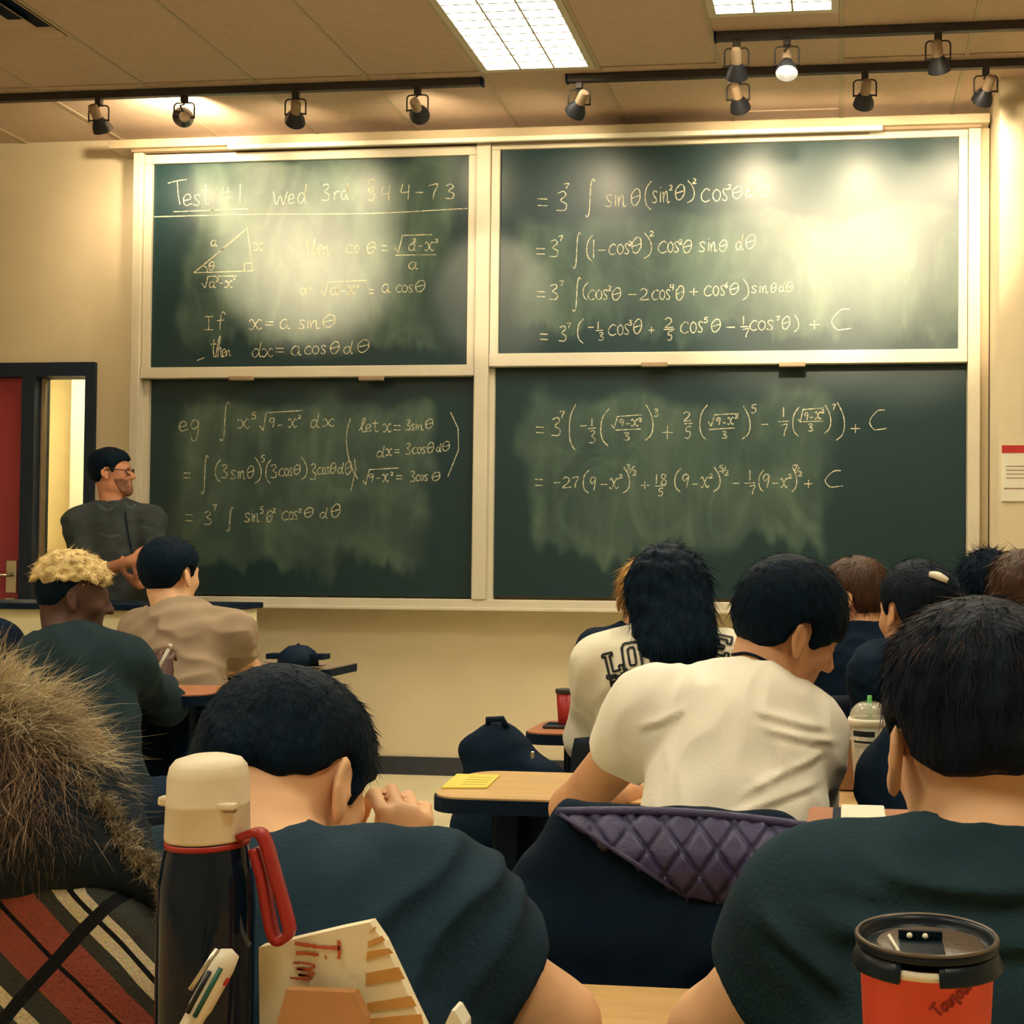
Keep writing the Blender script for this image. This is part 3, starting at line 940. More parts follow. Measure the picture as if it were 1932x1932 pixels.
# notice on the right wall
n0, n1, nz0, nz1 = rect(1890, 840, 1975, 946, 6.49)
nt_ = thing('wall_notice', ((n0 + n1) / 2, 6.495, nz0), 'framed white notice with red header on the right wall', 'notice')
MB().box(V(n0, 6.490, nz0), V(n1, 6.4995, nz1), 0.002).build('sheet', M_paper, nt_)
MB().box(V(n0, 6.4885, nz1 - 0.04), V(n1, 6.491, nz1)).build('header_band', mat('notice_red', (0.5, 0.03, 0.03), 0.6, 0.05), nt_)
for (u0, u1, zz, hh) in ((0.1, 0.7, 0.62, 0.004), (0.1, 0.9, 0.55, 0.004), (0.1, 0.8, 0.48, 0.004), (0.1, 0.85, 0.41, 0.004), (0.05, 0.95, 0.22, 0.006)):
    MB().box(V(n0 + u0 * (n1 - n0), 6.4888, nz0 + zz * (nz1 - nz0)), V(n0 + u1 * (n1 - n0), 6.491, nz0 + zz * (nz1 - nz0) + hh)).build('print_line', mat('notice_print', (0.35, 0.2, 0.15), 0.7, 0.1), nt_)

# ------------------------------------------------------------------ track lighting
YT1, YT2 = 6.25, 5.81


def track(x0, x1, Y, label):
    t = thing('lighting_track', ((x0 + x1) / 2, Y, CZ), label, 'lighting track', 'ceiling lighting tracks')
    MB().box(V(x0, Y - 0.018, CZ - 0.045), V(x1, Y + 0.018, CZ - 0.005), 0.003).build('rail', M_track, t)
    for e in (x0, x1):
        MB().box(V(e - 0.006, Y - 0.021, CZ - 0.048), V(e + 0.006, Y + 0.021, CZ - 0.004), 0.002).build('end_cap', M_black, t)


tx = lambda px, py, Y: at(px, py, Y)[0]
track(-5.6, tx(910, 150, YT1), YT1, 'long bronze lighting track on the left half of the ceiling')
track(tx(1070, 143, YT1), PXR + 1.2, YT1, 'bronze lighting track above the upper right chalkboard')
track(tx(1350, 60, YT2), PXR + 1.2, YT2, 'short upper lighting track at the top right of the picture')


def track_head(px, py, Y, target, label, power, hang=0.115, yawy=0.0, x=None, cone=140, blend=0.8):
    x = tx(px, py, Y) if x is None else x
    top = V(x, Y, CZ - 0.045)
    piv = top + V(0, 0, -hang)
    tgt = np.array(target)
    a = tgt - piv
    a /= np.linalg.norm(a)
    t = thing('track_spotlight', piv, label, 'spotlight', 'track spotlights')
    MB().box(top + V(-0.018, -0.014, -0.035), top + V(0.018, 0.014, 0.0), 0.004).build('adapter', M_track, t)
    MB().tube([top + V(0, 0, -0.03), top + V(0, 0, -0.045), piv + V(-0.012, -0.02, 0.055), piv - a * 0.06], 0.0045, 8).build('cable', M_track, t, True)
    # yoke: rounded loop, open below
    sx = V(cos(yawy), sin(yawy), 0)
    w_ = 0.058
    loop = []
    zt = hang - 0.038
    for ang in np.linspace(0, pi / 2, 5):
        loop.append(piv + sx * (w_ - 0.02 + 0.02 * cos(ang)) + V(0, 0, zt - 0.02 + 0.02 * sin(ang)))
    pts = [piv + sx * w_ + V(0, 0, -0.01)] + loop + [2 * (piv + V(0, 0, (q - piv)[2])) - q + V(0, 0, 0) for q in loop[::-1]]
    pts = [p if i <= len(loop) else V(2 * piv[0] - loop[::-1][i - len(loop) - 1][0], 2 * piv[1] - loop[::-1][i - len(loop) - 1][1], loop[::-1][i - len(loop) - 1][2])
           for i, p in enumerate(pts)]
    pts.append(piv - sx * w_ + V(0, 0, -0.01))
    MB().tube(pts, 0.0042, 8).build('yoke', M_track, t, True)
    MB().tube([piv - sx * w_ + V(0, 0, -0.004), piv + sx * w_ + V(0, 0, -0.004)], 0.005, 8).build('pivot_rod', M_track, t, True)
    MB().lathe(piv, [(0.0, -0.085), (0.020, -0.083), (0.026, -0.072), (0.026, -0.01), (0.028, 0.0), (0.0, 0.002)], a, 20).build('socket', M_socket, t, auto=35)
    MB().lathe(piv, [(0.027, -0.012), (0.032, 0.0), (0.050, 0.035), (0.055, 0.062), (0.053, 0.062), (0.047, 0.035), (0.028, 0.004), (0.0, 0.004)], a, 28).build('shade', M_lampdark, t, auto=35)
    MB().lathe(piv, [(0.0, 0.046), (0.03, 0.042), (0.042, 0.034), (0.034, 0.012), (0.0, 0.008)], a, 20).build('bulb', mat('lamp_bulb', (0.8, 0.7, 0.5), 0.4, 0.02, emit=((1, 0.85, 0.55), 12.0)), t, True)
    MATS['lamp_bulb'].cycles.emission_sampling = 'NONE'      # the beam itself is the spot lamp below
    if power > 0:
        ld = bpy.data.lights.new('spot', 'SPOT')
        ld.energy = power
        ld.color = LAMP
        ld.spot_size = radians(cone)
        ld.spot_blend = blend
        ld.shadow_soft_size = 0.05
        lo = bpy.data.objects.new('spot_beam', ld)
        COL.objects.link(lo)
        lo.parent = t
        q = Vector(a).to_track_quat('-Z', 'Y')
        lo.matrix_basis = t.matrix_basis.inverted() @ (Matrix.Translation(Vector(piv + a * 0.066)) @ q.to_matrix().to_4x4())


def bt(px, py):
    return at(px, py, 6.89)


SP = SPOT_POWER
track_head(187, 180, YT1, bt(320, 520), 'track spotlight nearest the left edge, aimed at the Test heading', SP * 0.2)
track_head(348, 176, YT1, at(330, 225, 6.75), 'second track spotlight from the left, glowing on the ceiling', SP * 0.45)
track_head(558, 170, YT1, bt(545, 400), 'track spotlight with its tan socket turned to the right', SP * 0.2)
track_head(788, 165, YT1, bt(830, 320), 'rightmost spotlight of the left track', SP * 0.08)
track_head(1093, 155, YT1, bt(985, 420), 'spotlight with pale socket at the left end of the right track', SP * 0.12)
track_head(1393, 148, YT1, bt(1445, 400), 'lower spotlight hanging under the two at the short track end', SP * 0.2)
track_head(1632, 140, YT1, bt(1600, 400), 'spotlight above the right end of the upper right chalkboard', SP * 0.2)
track_head(1860, 135, YT1, bt(1760, 420), 'spotlight nearest the right wall on the long right track', SP * 0.2)
track_head(1390, 70, YT2, bt(1400, 600), 'leftmost spotlight on the short upper track', SP * 0.2, 0.12)
track_head(1485, 66, YT2, at(1475, 700, 5.2), 'spotlight on the short upper track with its lamp face showing', SP * 0.05, 0.12)
track_head(1770, 55, YT2, bt(1830, 640), 'rightmost spotlight on the short upper track', SP * 0.3, 0.12)
# a further track over the students, above the picture's top edge
YT3 = 4.45
track(-5.0, 1.6, YT3, 'lighting track over the students that throws glare on the boards')
for xx, tg, pw, an, lb in ((-4.25, (560, 470), 3.2, 26, 'over-student spotlight throwing glare on the upper left chalkboard'),
                           (-2.62, (930, 560), 1.0, 18, 'over-student spotlight throwing glare between the two upper chalkboards'),
                           (-0.20, (1500, 490), 2.6, 36, 'over-student spotlight throwing glare on the upper right chalkboard'),
                           (0.50, (1715, 500), 2.4, 34, 'over-student spotlight throwing glare near the right board edge')):
    track_head(None, None, YT3, bt(*tg), lb, SP * pw, 0.12, x=xx, cone=an, blend=0.55)

# ------------------------------------------------------------------ desks and chairs
M_metal = mat('grey_metal_leg', (0.05, 0.055, 0.065), 0.45, 0.1, metal=0.5)


def round_rect(x0, x1, y0, y1, z, r, n=6):
    pts = []
    for (cx, cy, a0) in ((x1 - r, y1 - r, 0), (x0 + r, y1 - r, pi / 2), (x0 + r, y0 + r, pi), (x1 - r, y0 + r, 1.5 * pi)):
        for i in range(n + 1):
            a = a0 + (pi / 2) * i / n
            pts.append(V(cx + r * cos(a), cy + r * sin(a), z))
    return pts


def desk(x0, x1, y0, y1, z, label, top_m=None, th=0.035, r=0.07, panel=True, name='classroom_table'):
    t = thing(name, ((x0 + x1) / 2, (y0 + y1) / 2, 0), label, 'table')
    MB().prism(round_rect(x0 + 0.004, x1 - 0.004, y0 + 0.004, y1 - 0.004, z - 0.004, r), V(0, 0, 0.004)).build('table_top', top_m or M_wood, t)
    MB().prism(round_rect(x0, x1, y0, y1, z - th, r), V(0, 0, th - 0.004)).build('edge_band', M_edge, t)
    for sx in (x0 + 0.14, x1 - 0.14):
        MB().box(V(sx - 0.03, (y0 + y1) / 2 - 0.025, 0.04), V(sx + 0.03, (y0 + y1) / 2 + 0.025, z - th), 0.006).build('leg', M_black, t)
        MB().box(V(sx - 0.035, y0 + 0.03, 0.0), V(sx + 0.035, y1 - 0.03, 0.045), 0.01).build('foot', M_black, t)
    if panel:
        MB().box(V(x0 + 0.09, (y0 + y1) / 2 + 0.03, z - 0.42), V(x1 - 0.09, (y0 + y1) / 2 + 0.045, z - th)).build('modesty_panel', M_black, t)
    return t


ex = lambda px, py, Y: at(px, py, Y)[0]
# own row (below the frame), first row, second row, third row
desk(-1.35, 0.75, 0.30, 0.89, 0.80, 'long table along the bottom edge that carries bottle and red cup', panel=False)
desk(-1.1, 0.95, 1.26, 1.63, 0.70, 'light wooden table between the two students in dark t-shirts', panel=False)
desk(ex(808, 1500, 2.62), 1.25, 2.60, 2.95, 0.75, 'light wooden table with yellow note in front of the white t-shirt')
desk(ex(982, 1390, 3.6), 1.35, 3.60, 3.92, 0.75, 'reddish wooden table behind the black backpack carrying the red tumbler', M_woodred)
desk(-3.1, ex(405, 1330, 3.7), 3.62, 3.92, 0.84, 'reddish wooden table in front of the student with bleached hair', M_woodred)
desk(-3.8, ex(648, 1280, 4.95), 4.75, 5.15, 0.82, 'table with the black cap in front of the beige t-shirt', mat('laminate_grey', (0.30, 0.22, 0.14), 0.4, 0.1))

# teacher's bench, cream front with dark top
bx0, bx1 = -5.2, ex(420, 1140, 5.6)
tb = thing('teacher_bench', ((bx0 + bx1) / 2, 5.75, 0), 'cream fronted demonstration bench with dark top before the teacher', 'bench')
bz = at(150, 1139, 5.5)[2]
MB().box(V(bx0, 5.54, 0.08), V(bx1, 5.95, bz - 0.03), 0.004).build('body', mat('bench_cream', (0.78, 0.70, 0.46), 0.6, 0.04), tb)
MB().box(V(bx0 - 0.02, 5.5, bz - 0.03), V(bx1 + 0.02, 5.98, bz), 0.006).build('counter_top', M_black, tb)
MB().box(V(bx0 + 0.02, 5.57, 0.0), V(bx1 - 0.02, 5.9, 0.08)).build('plinth', M_base, tb)
for xx in np.linspace(bx0, bx1, 4)[1:-1]:
    MB().box(V(xx - 0.003, 5.536, 0.1), V(xx + 0.003, 5.545, bz - 0.04)).build('panel_joint', M_socket, tb)


def make_chair(shell):
    t = bpy.data.objects.new('classroom_chair', None)
    t.empty_display_size = 0.05
    COL.objects.link(t)
    # seat: curved shell, faces +y; backrest at -y
    def shell_part(name, fn, nu=10, nv=8, th=0.012):
        vv, qq = [], []
        for s in (0, 1):
            for i in range(nu + 1):
                for j in range(nv + 1):
                    vv.append(fn(i / nu * 2 - 1, j / nv * 2 - 1, s * th))
        n1 = (nu + 1) * (nv + 1)
        ix = lambda s, i, j: s * n1 + i * (nv + 1) + j
        for i in range(nu):
            for j in range(nv):
                qq.append((ix(0, i, j), ix(0, i + 1, j), ix(0, i + 1, j + 1), ix(0, i, j + 1)))
                qq.append((ix(1, i, j), ix(1, i, j + 1), ix(1, i + 1, j + 1), ix(1, i + 1, j)))
        for i in range(nu):
            for j, f in ((0, 0), (nv, 1)):
                a = (ix(0, i, j), ix(1, i, j), ix(1, i + 1, j), ix(0, i + 1, j))
                qq.append(a if not f else a[::-1])
        for j in range(nv):
            for i, f in ((0, 1), (nu, 0)):
                a = (ix(0, i, j), ix(1, i, j), ix(1, i, j + 1), ix(0, i, j + 1))
                qq.append(a if not f else a[::-1])
        raw_mesh(name, vv, qq, shell, t)

    def sq(u, v, p=0.25):
        k = 1 - p * 0.35 * (u * u) * (v * v)
        return u * k, v * k

    def seat(u, v, d):
        u, v = sq(u, v)
        return (0.21 * u, 0.02 + 0.20 * v, 0.445 + 0.015 * u * u - 0.02 * max(0, v) ** 3 + d)

    def back(u, v, d):
        u, v = sq(u, v)
        return (0.20 * u, -0.215 - 0.03 * (1 - u * u) - 0.03 * v + d, 0.69 + 0.15 * v)
    shell_part('seat', seat)
    shell_part('backrest', back)
    for sx in (-1, 1):
        MB().tube([V(sx * 0.19, 0.17, 0.44), V(sx * 0.22, 0.21, 0.012)], 0.011, 8).build('leg', M_metal, t, True)
        MB().tube([V(sx * 0.19, -0.15, 0.44), V(sx * 0.22, -0.22, 0.012)], 0.011, 8).build('leg', M_metal, t, True)
        MB().tube([V(sx * 0.17, -0.12, 0.435), V(sx * 0.17, -0.20, 0.46), V(sx * 0.165, -0.235, 0.58), V(sx * 0.165, -0.245, 0.72)], 0.010, 8).build('back_post', M_metal, t, True)
    MB().tube([V(-0.19, 0.17, 0.435), V(-0.19, -0.15, 0.435), V(0.19, -0.15, 0.435), V(0.19, 0.17, 0.435), V(-0.19, 0.17, 0.435)], 0.009, 8).build('seat_frame', M_metal, t, True)
    return t


def copy_tree(o):
    c = o.copy()
    COL.objects.link(c)
    for ch in list(o.children):
        d = ch.copy()
        COL.objects.link(d)
        d.parent = c
    return c


chair_black = make_chair(mat('chair_shell_black', (0.004, 0.012, 0.030), 0.5, 0.15, spec=0.2))
chair_red = make_chair(mat('chair_shell_red_wood', (0.36, 0.13, 0.06), 0.4, 0.12, stretch=(1, 1, 6)))
_used = set()


def place_chair(proto, x, y, rz, label, dz=0.0):
    o = proto if proto.name not in _used else copy_tree(proto)
    _used.add(proto.name)
    o.location = (x, y, dz)
    o.rotation_euler = (0, 0, rz)
    tag(o, label, 'chair', 'classroom chairs')
    return o

# ------------------------------------------------------------------ people
def skin_mat(name, c, blush=0.1):
    return mat(name, c, 0.5, blush, 14, 0.03, 300, spec=0.35)


SKIN_A = skin_mat('skin_light', (0.78, 0.46, 0.26))
SKIN_B = skin_mat('skin_tan', (0.66, 0.35, 0.19))
SKIN_D = skin_mat('skin_dark', (0.085, 0.038, 0.028))
SKIN_T = skin_mat('skin_ruddy', (0.58, 0.25, 0.14))
HAIR_BLACK = mat('hair_black', (0.0022, 0.0100, 0.022), 0.6, 0.3, 90, 0.5, 160, spec=0.08, stretch=(1, 1, 0.2))
HAIR_BROWN = mat('hair_brown', (0.055, 0.022, 0.010), 0.45, 0.4, 60, 0.5, 160, spec=0.35, stretch=(1, 1, 0.2))
HAIR_DBROWN = mat('hair_dark_brown', (0.0045, 0.0098, 0.022), 0.55, 0.5, 60, 0.5, 160, spec=0.12, stretch=(1, 1, 0.2))
HAIR_BLOND = mat('hair_bleached', (0.62, 0.46, 0.20), 0.6, 0.3, 50, 0.5, 120)
HAIR_GOLD = mat('hair_golden', (0.48, 0.27, 0.08), 0.5, 0.3, 60, 0.5, 140, stretch=(1, 1, 0.2))


def cloth(name, c, bump=0.25, bscale=220, var=0.18, vscale=12, rough=0.9):
    return mat(name, c, rough, var, vscale, bump, bscale, spec=0.15, sheen=0.0)


C_TEE_DARK = cloth('tee_charcoal_blue', (0.014, 0.036, 0.060))
C_TEE_DARK2 = cloth('tee_dark_green', (0.0135, 0.036, 0.052))
C_WHITE = cloth('tee_white', (0.86, 0.83, 0.74), 0.12, 260, 0.04)
C_SWEATW = cloth('sweatshirt_white', (0.74, 0.70, 0.58), 0.15, 260, 0.04)
C_BEIGE = cloth('tee_beige', (0.33, 0.245, 0.17), 0.15, 260, 0.08)
C_GREEN = cloth('sweater_dark_green', (0.013, 0.028, 0.036))
C_BLACKJ = cloth('jacket_black', (0.0025, 0.0115, 0.029), 0.2, 120)
C_SHIRT = cloth('teacher_shirt', (0.046, 0.056, 0.058), 0.15, 240)
C_JEANS = cloth('trousers_dark', (0.006, 0.018, 0.040), 0.2, 300)
C_SHOE = mat('shoe_dark', (0.02, 0.022, 0.03), 0.6, 0.2)


def rotm(yaw, pitch, roll):
    """face +y; yaw>0 turns right, pitch>0 looks down, roll>0 tips to own right (degrees)"""
    y, p, r = radians(yaw), radians(pitch), radians(roll)
    Rz = np.array([[cos(-y), -sin(-y), 0], [sin(-y), cos(-y), 0], [0, 0, 1]])
    Rx = np.array([[1, 0, 0], [0, cos(-p), -sin(-p)], [0, sin(-p), cos(-p)]])
    Ry = np.array([[cos(r), 0, sin(r)], [0, 1, 0], [-sin(r), 0, cos(r)]])
    return Rz @ Rx @ Ry


def unit(v):
    v = np.array(v, float)
    return v / (np.linalg.norm(v) + 1e-9)


def lell(x, y, z, c, r):
    k0 = np.sqrt(((x - c[0]) / r[0]) ** 2 + ((y - c[1]) / r[1]) ** 2 + ((z - c[2]) / r[2]) ** 2)
    k1 = np.sqrt(((x - c[0]) / r[0] ** 2) ** 2 + ((y - c[1]) / r[1] ** 2) ** 2 + ((z - c[2]) / r[2] ** 2) ** 2 + 1e-9)
    return k0 * (k0 - 1) / k1


def smin(a, b, k):
    h = np.clip(0.5 + 0.5 * (a - b) / k, 0, 1)
    return a + (b - a) * h - k * h * (1 - h)


def smax(a, b, k):
    return -smin(-a, -b, k)


def lcap(x, y, z, a, b, ra, rb):
    ba = np.array(b) - np.array(a)
    t = np.clip(((x - a[0]) * ba[0] + (y - a[1]) * ba[1] + (z - a[2]) * ba[2]) / (ba @ ba), 0, 1)
    return np.sqrt((x - a[0] - t * ba[0]) ** 2 + (y - a[1] - t * ba[1]) ** 2 + (z - a[2] - t * ba[2]) ** 2) - (ra + (rb - ra) * t)


CRC, CRR = (0, -0.012, 0.028), (0.076, 0.097, 0.090)


def head_sdf(x, y, z):
    d = lell(x, y, z, CRC, CRR)
    d = smin(d, lell(x, y, z, (0, 0.030, -0.035), (0.062, 0.062, 0.080)), 0.03)
    d = smin(d, lcap(x, y, z, (-0.045, 0.005, -0.075), (0.0, 0.070, -0.098), 0.020, 0.022), 0.03)
    d = smin(d, lcap(x, y, z, (0.045, 0.005, -0.075), (0.0, 0.070, -0.098), 0.020, 0.022), 0.03)
    d = smin(d, lcap(x, y, z, (-0.030, 0.078, 0.026), (0.030, 0.078, 0.026), 0.014, 0.014), 0.02)
    d = smin(d, lcap(x, y, z, (-0.040, 0.066, -0.022), (0.040, 0.066, -0.022), 0.018, 0.018), 0.025)
    for s in (-1, 1):
        d = smax(d, -lell(x, y, z, (s * 0.032, 0.100, 0.004), (0.017, 0.016, 0.011)), 0.012)
        d = smin(d, lell(x, y, z, (s * 0.032, 0.079, 0.003), (0.0135, 0.0125, 0.012)), 0.004)
    d = smin(d, lcap(x, y, z, (0, 0.086, 0.018), (0, 0.112, -0.028), 0.008, 0.0125), 0.012)
    for s in (-1, 1):
        d = smin(d, lell(x, y, z, (s * 0.012, 0.099, -0.031), (0.009, 0.011, 0.008)), 0.008)
    d = smin(d, lcap(x, y, z, (-0.020, 0.082, -0.058), (0.020, 0.082, -0.058), 0.0095, 0.0095), 0.010)
    d = smin(d, lcap(x, y, z, (-0.017, 0.080, -0.072), (0.017, 0.080, -0.072), 0.010, 0.010), 0.008)
    d = smax(d, -lcap(x, y, z, (-0.024, 0.096, -0.0645), (0.024, 0.096, -0.0645), 0.003, 0.003), 0.006)
    return d


def ear_sdf(x, y, z):
    d = 1e3
    for s in (-1, 1):
        cx, cy, cz = s * 0.087, -0.010, -0.006
        # tilted back ~15 deg
        yy = (y - cy) * 0.966 + (z - cz) * 0.259
        zz = -(y - cy) * 0.259 + (z - cz) * 0.966
        xx = (x - cx) - s * (-0.35) * yy * 1.0          # rear edge stands off the skull
        e = lell(xx, yy, zz, (0, 0, 0), (0.0085, 0.018, 0.031))
        e = smin(e, lell(xx, yy, zz, (0, 0.004, -0.030), (0.007, 0.010, 0.012)), 0.008)
        e = smax(e, -lell(xx, yy, zz, (s * 0.0105, 0.002, 0.003), (0.0095, 0.0105, 0.019)), 0.005)
        e = smin(e, lell(xx, yy, zz, (s * 0.002, 0.013, -0.006), (0.006, 0.005, 0.008)), 0.006)
        d = np.minimum(d, e)
    return d


def hand(F, wr, d, n, side, curl=0.6, s=1.0, spread=0.12, thumb=0.6):
    """palm + five fingers. d = pointing direction, n = palm normal (towards which fingers close)"""
    d = unit(d)
    n = unit(np.array(n) - d * (np.array(n) @ d))
    t = np.cross(d, n) * side                       # thumb side
    wr = np.array(wr)
    pc = wr + d * 0.050 * s
    F.ell(pc, np.array([0.040, 0.050, 0.016]) * s, np.stack([t, d, n], 1), 0.015)
    F.cone(wr - d * 0.01 * s, wr + d * 0.03 * s, 0.026 * s, 0.026 * s, 0.02)
    lens = [(0.040, 0.026, 0.021), (0.045, 0.029, 0.022), (0.041, 0.027, 0.021), (0.031, 0.021, 0.018)]
    cl = curl if hasattr(curl, '__len__') else [curl] * 4
    for i, (off, L) in enumerate(zip((0.030, 0.010, -0.010, -0.029), lens)):
        p = wr + d * (0.088 - 0.004 * abs(i - 1)) * s + t * off * s
        a = 0.0
        for j, l in enumerate(L):
            a += cl[i] * (0.9, 1.05, 0.7)[j]
            dd = unit(d * cos(a) + n * sin(a) + t * spread * (1.0, 0.3, -0.3, -1.0)[i] * (j == 0))
            q = p + dd * l * s
            F.cone(p, q, (0.0098, 0.0088, 0.0080)[j] * s, (0.0088, 0.0080, 0.0068)[j] * s, 0.004)
            p = q
    p = wr + d * 0.022 * s + t * 0.026 * s + n * 0.006 * s
    for j, (l, r0, r1) in enumerate(((0.040, 0.0135, 0.0115), (0.030, 0.011, 0.0095), (0.024, 0.0095, 0.0075))):
        a = thumb * (0.25, 0.55, 0.8)[j]
        dd = unit(d * (0.75 + 0.1 * j) + t * (0.75 - 0.45 * thumb * j) + n * (0.25 + a))
        q = p + dd * l * s
        F.cone(p, q, r0 * s, r1 * s, 0.006)
        p = q


HAIRLINE = [(-0.13, -0.075), (-0.06, -0.072), (-0.035, -0.03), (-0.012, 0.026), (0.012, 0.030), (0.020, 0.0), (0.030, -0.005), (0.040, 0.03), (0.07, 0.062), (0.12, 0.07)]


def person(label, J, skin, top_m, hair_m=None, h=0.007, sleeve=0.55, hs=1.0, body_scale=1.0, head=(0, 0, 0), hair=None, fold_seed=1,
           trousers=True, long_sleeve=False, hands=None, collar=True, seat_dir=0.0, fold_amp=0.006, standing=False, loose=0.014, fold_fn=None):
    J = {k: np.array(v, float) for k, v in J.items()}
    bs = body_scale
    root = thing('person', (J['pelvis'][0], J['pelvis'][1], 0), label, 'person')
    R = rotm(*head)
    hc = J['head']
    nk = J['neck']
    pel = J['pelvis']
    up = unit(nk - pel)
    rt = J['sh_r'] - J['sh_l']
    rt = unit(rt - up * (rt @ up))
    fr = np.cross(up, rt)
    B = np.stack([rt, fr, up], 1)
    SL = np.linalg.norm(nk - pel)
    half = 0.5 * np.linalg.norm(J['sh_r'] - J['sh_l'])
    mid = 0.5 * (J['sh_r'] + J['sh_l'])
    ctr = lambda t: pel + (nk - pel) * t + (mid - (pel + (nk - pel) * 0.88)) * max(0.0, t - 0.4) * 0.9

    def torso(F, g):
        F.ell(pel + up * 0.02, np.array([0.165, 0.125, 0.14]) * bs, B, 0.05, grow=g)
        F.ell(ctr(0.38), np.array([0.150, 0.112, 0.17]) * bs, B, 0.08, grow=g)
        F.ell(ctr(0.66), np.array([max(0.14, half * 0.86), 0.118 * bs, 0.17 * bs]), B, 0.08, grow=g)
        F.ell(ctr(0.84) - fr * 0.012, np.array([half * 0.92, 0.095 * bs, 0.10 * bs]), B, 0.07, grow=g)
        for s in ('l', 'r'):
            F.cone(nk - up * 0.03, J['sh_' + s] + up * 0.012, 0.052 * bs, 0.056 * bs, 0.06, grow=g)

    def arm(F, s, g, upto=2.0, flat=False):
        a, e, w_ = J['sh_' + s], J['el_' + s], J['wr_' + s]
        F.cone(a, a + (e - a) * 0.12, 0.066 * bs, 0.060 * bs, 0.05, grow=g)
        if upto <= 1.0:
            F.cone(a, a + (e - a) * upto, 0.056 * bs, (0.056 - 0.010 * upto) * bs, 0.04, flat=True, grow=g)
        else:
            F.cone(a, e, 0.056 * bs, 0.044 * bs, 0.04, grow=g)
            f = min(1.0, upto - 1.0)
            F.cone(e, e + (w_ - e) * f, 0.045 * bs, (0.045 - 0.015 * f) * bs, 0.025, flat=flat, grow=g)

    pts = np.array([J[k] for k in J if not k.startswith(('kn', 'an'))])
    lo, hi = pts.min(0) - 0.24, pts.max(0) + 0.24
    # skin: head, neck, trunk, arms, hands in one surface
    F = Field(lo, hi, h)
    torso(F, -0.012)
    for s in ('l', 'r'):
        arm(F, s, 0.0)
    F.local(head_sdf, hc, R, (-0.1, -0.12, -0.14), (0.1, 0.14, 0.13), 0.012, 'add', hs)
    nt0 = hc + R @ (np.array([0, -0.028, -0.055]) * hs)
    F.cone(nt0, nk - up * 0.02, 0.054 * hs, 0.062 * hs, 0.025)
    F.local(ear_sdf, hc, R, (-0.1, -0.04, -0.06), (0.1, 0.03, 0.04), 0.004, 'add', hs, pad=0.01)
    for s, hd in (hands or {}).items():
        hand(F, J['wr_' + s], hd[0], hd[1], 1 if s == 'r' else -1, **(hd[2] if len(hd) > 2 else {}))
    for s in ('l', 'r'):
        if s not in (hands or {}):
            dd = unit(J['wr_' + s] - J['el_' + s])
            hand(F, J['wr_' + s], dd, V(0, 0, -1) + 0.2 * fr, 1 if s == 'r' else -1, curl=0.35)
    body = F.mesh('body', skin, root)
    # clothing
    F = Field(lo, hi, h)
    torso(F, loose)
    for s in ('l', 'r'):
        if long_sleeve:
            arm(F, s, loose, 1.95, True)
        else:
            arm(F, s, loose, sleeve if not isinstance(sleeve, dict) else sleeve[s], True)
    wv = folds(fold_seed, 0.07, 0.20, fold_amp)
    F.op(wv, lo, hi, 0, 'disp', 0)
    if fold_fn is not None:
        F.op(fold_fn, lo, hi, 0, 'disp', 0)
    ndir = unit(nt0 - nk)
    F.cone(nk - up * 0.005, nk + ndir * 0.16, 0.068, 0.075, 0.008, mode='sub')
    if collar:
        ref = unit(np.cross(ndir, rt))
        r2 = np.cross(ref, ndir)
        ring = [nk + ndir * 0.012 + 0.067 * (r2 * cos(q) + ref * sin(q)) - ndir * 0.018 * max(0, sin(q)) for q in np.linspace(0, 2 * pi, 15)]
        for a, b in zip(ring[:-1], ring[1:]):
            F.cone(a, b, 0.0085, 0.0085, 0.008)
    shirt = F.mesh('shirt', top_m, root)
    # trousers and shoes
    if trousers:
        fh = unit(V(sin(radians(seat_dir)), cos(radians(seat_dir)), 0))
        rh = V(fh[1], -fh[0], 0)
        kn, an = {}, {}
        for s, q in (('l', -1), ('r', 1)):
            hip = pel + rh * q * 0.085
            if standing:
                kn[s] = V(hip[0], hip[1], 0.5) + fh * 0.02
                an[s] = V(hip[0], hip[1], 0.09)
            else:
                kn[s] = J.get('kn_' + s, V(hip[0], hip[1], max(0.5, pel[2] - 0.02)) + fh * 0.40 + rh * q * 0.05)
                an[s] = J.get('an_' + s, V(kn[s][0], kn[s][1], 0.09) - fh * 0.02)
        pp = np.array([pel, *kn.values(), *an.values()])
        F = Field(pp.min(0) - 0.22, pp.max(0) + 0.22, 0.014)
        F.ell(pel, np.array([0.175, 0.135, 0.13]) * bs, B, 0.05)
        for s, q in (('l', -1), ('r', 1)):
            F.cone(pel + rh * q * 0.085, kn[s], 0.092, 0.066, 0.04)
            F.cone(kn[s], an[s], 0.064, 0.050, 0.03, flat=True)
        F.mesh('trousers', C_JEANS, root)
        for s in ('l', 'r'):
            F = Field(an[s] - 0.1 - fh * 0.05, an[s] + 0.1 + np.abs(fh) * 0.2 + V(0.1, 0.1, 0.05), 0.01)
            a = V(an[s][0], an[s][1], 0.05)
            F.cone(a - fh * 0.03, a + fh * 0.14, 0.042, 0.036, 0.02)
            F.cone(a, an[s] + V(0, 0, 0.03), 0.04, 0.04, 0.02)
            F.op(lambda X, Y, Z: 0.004 - Z + 0 * X + 0 * Y, F.lo, F.lo + F.n * F.h, 0, 'int', 0)
            F.mesh('shoe', C_SHOE, root)
    out = dict(root=root, body=body, shirt=shirt, R=R, hc=hc, hs=hs, B=B, nk=nk, lo=lo, hi=hi)
    if hair:
        out['hair'] = make_hair(out, hair_m, h, **hair)
    return out


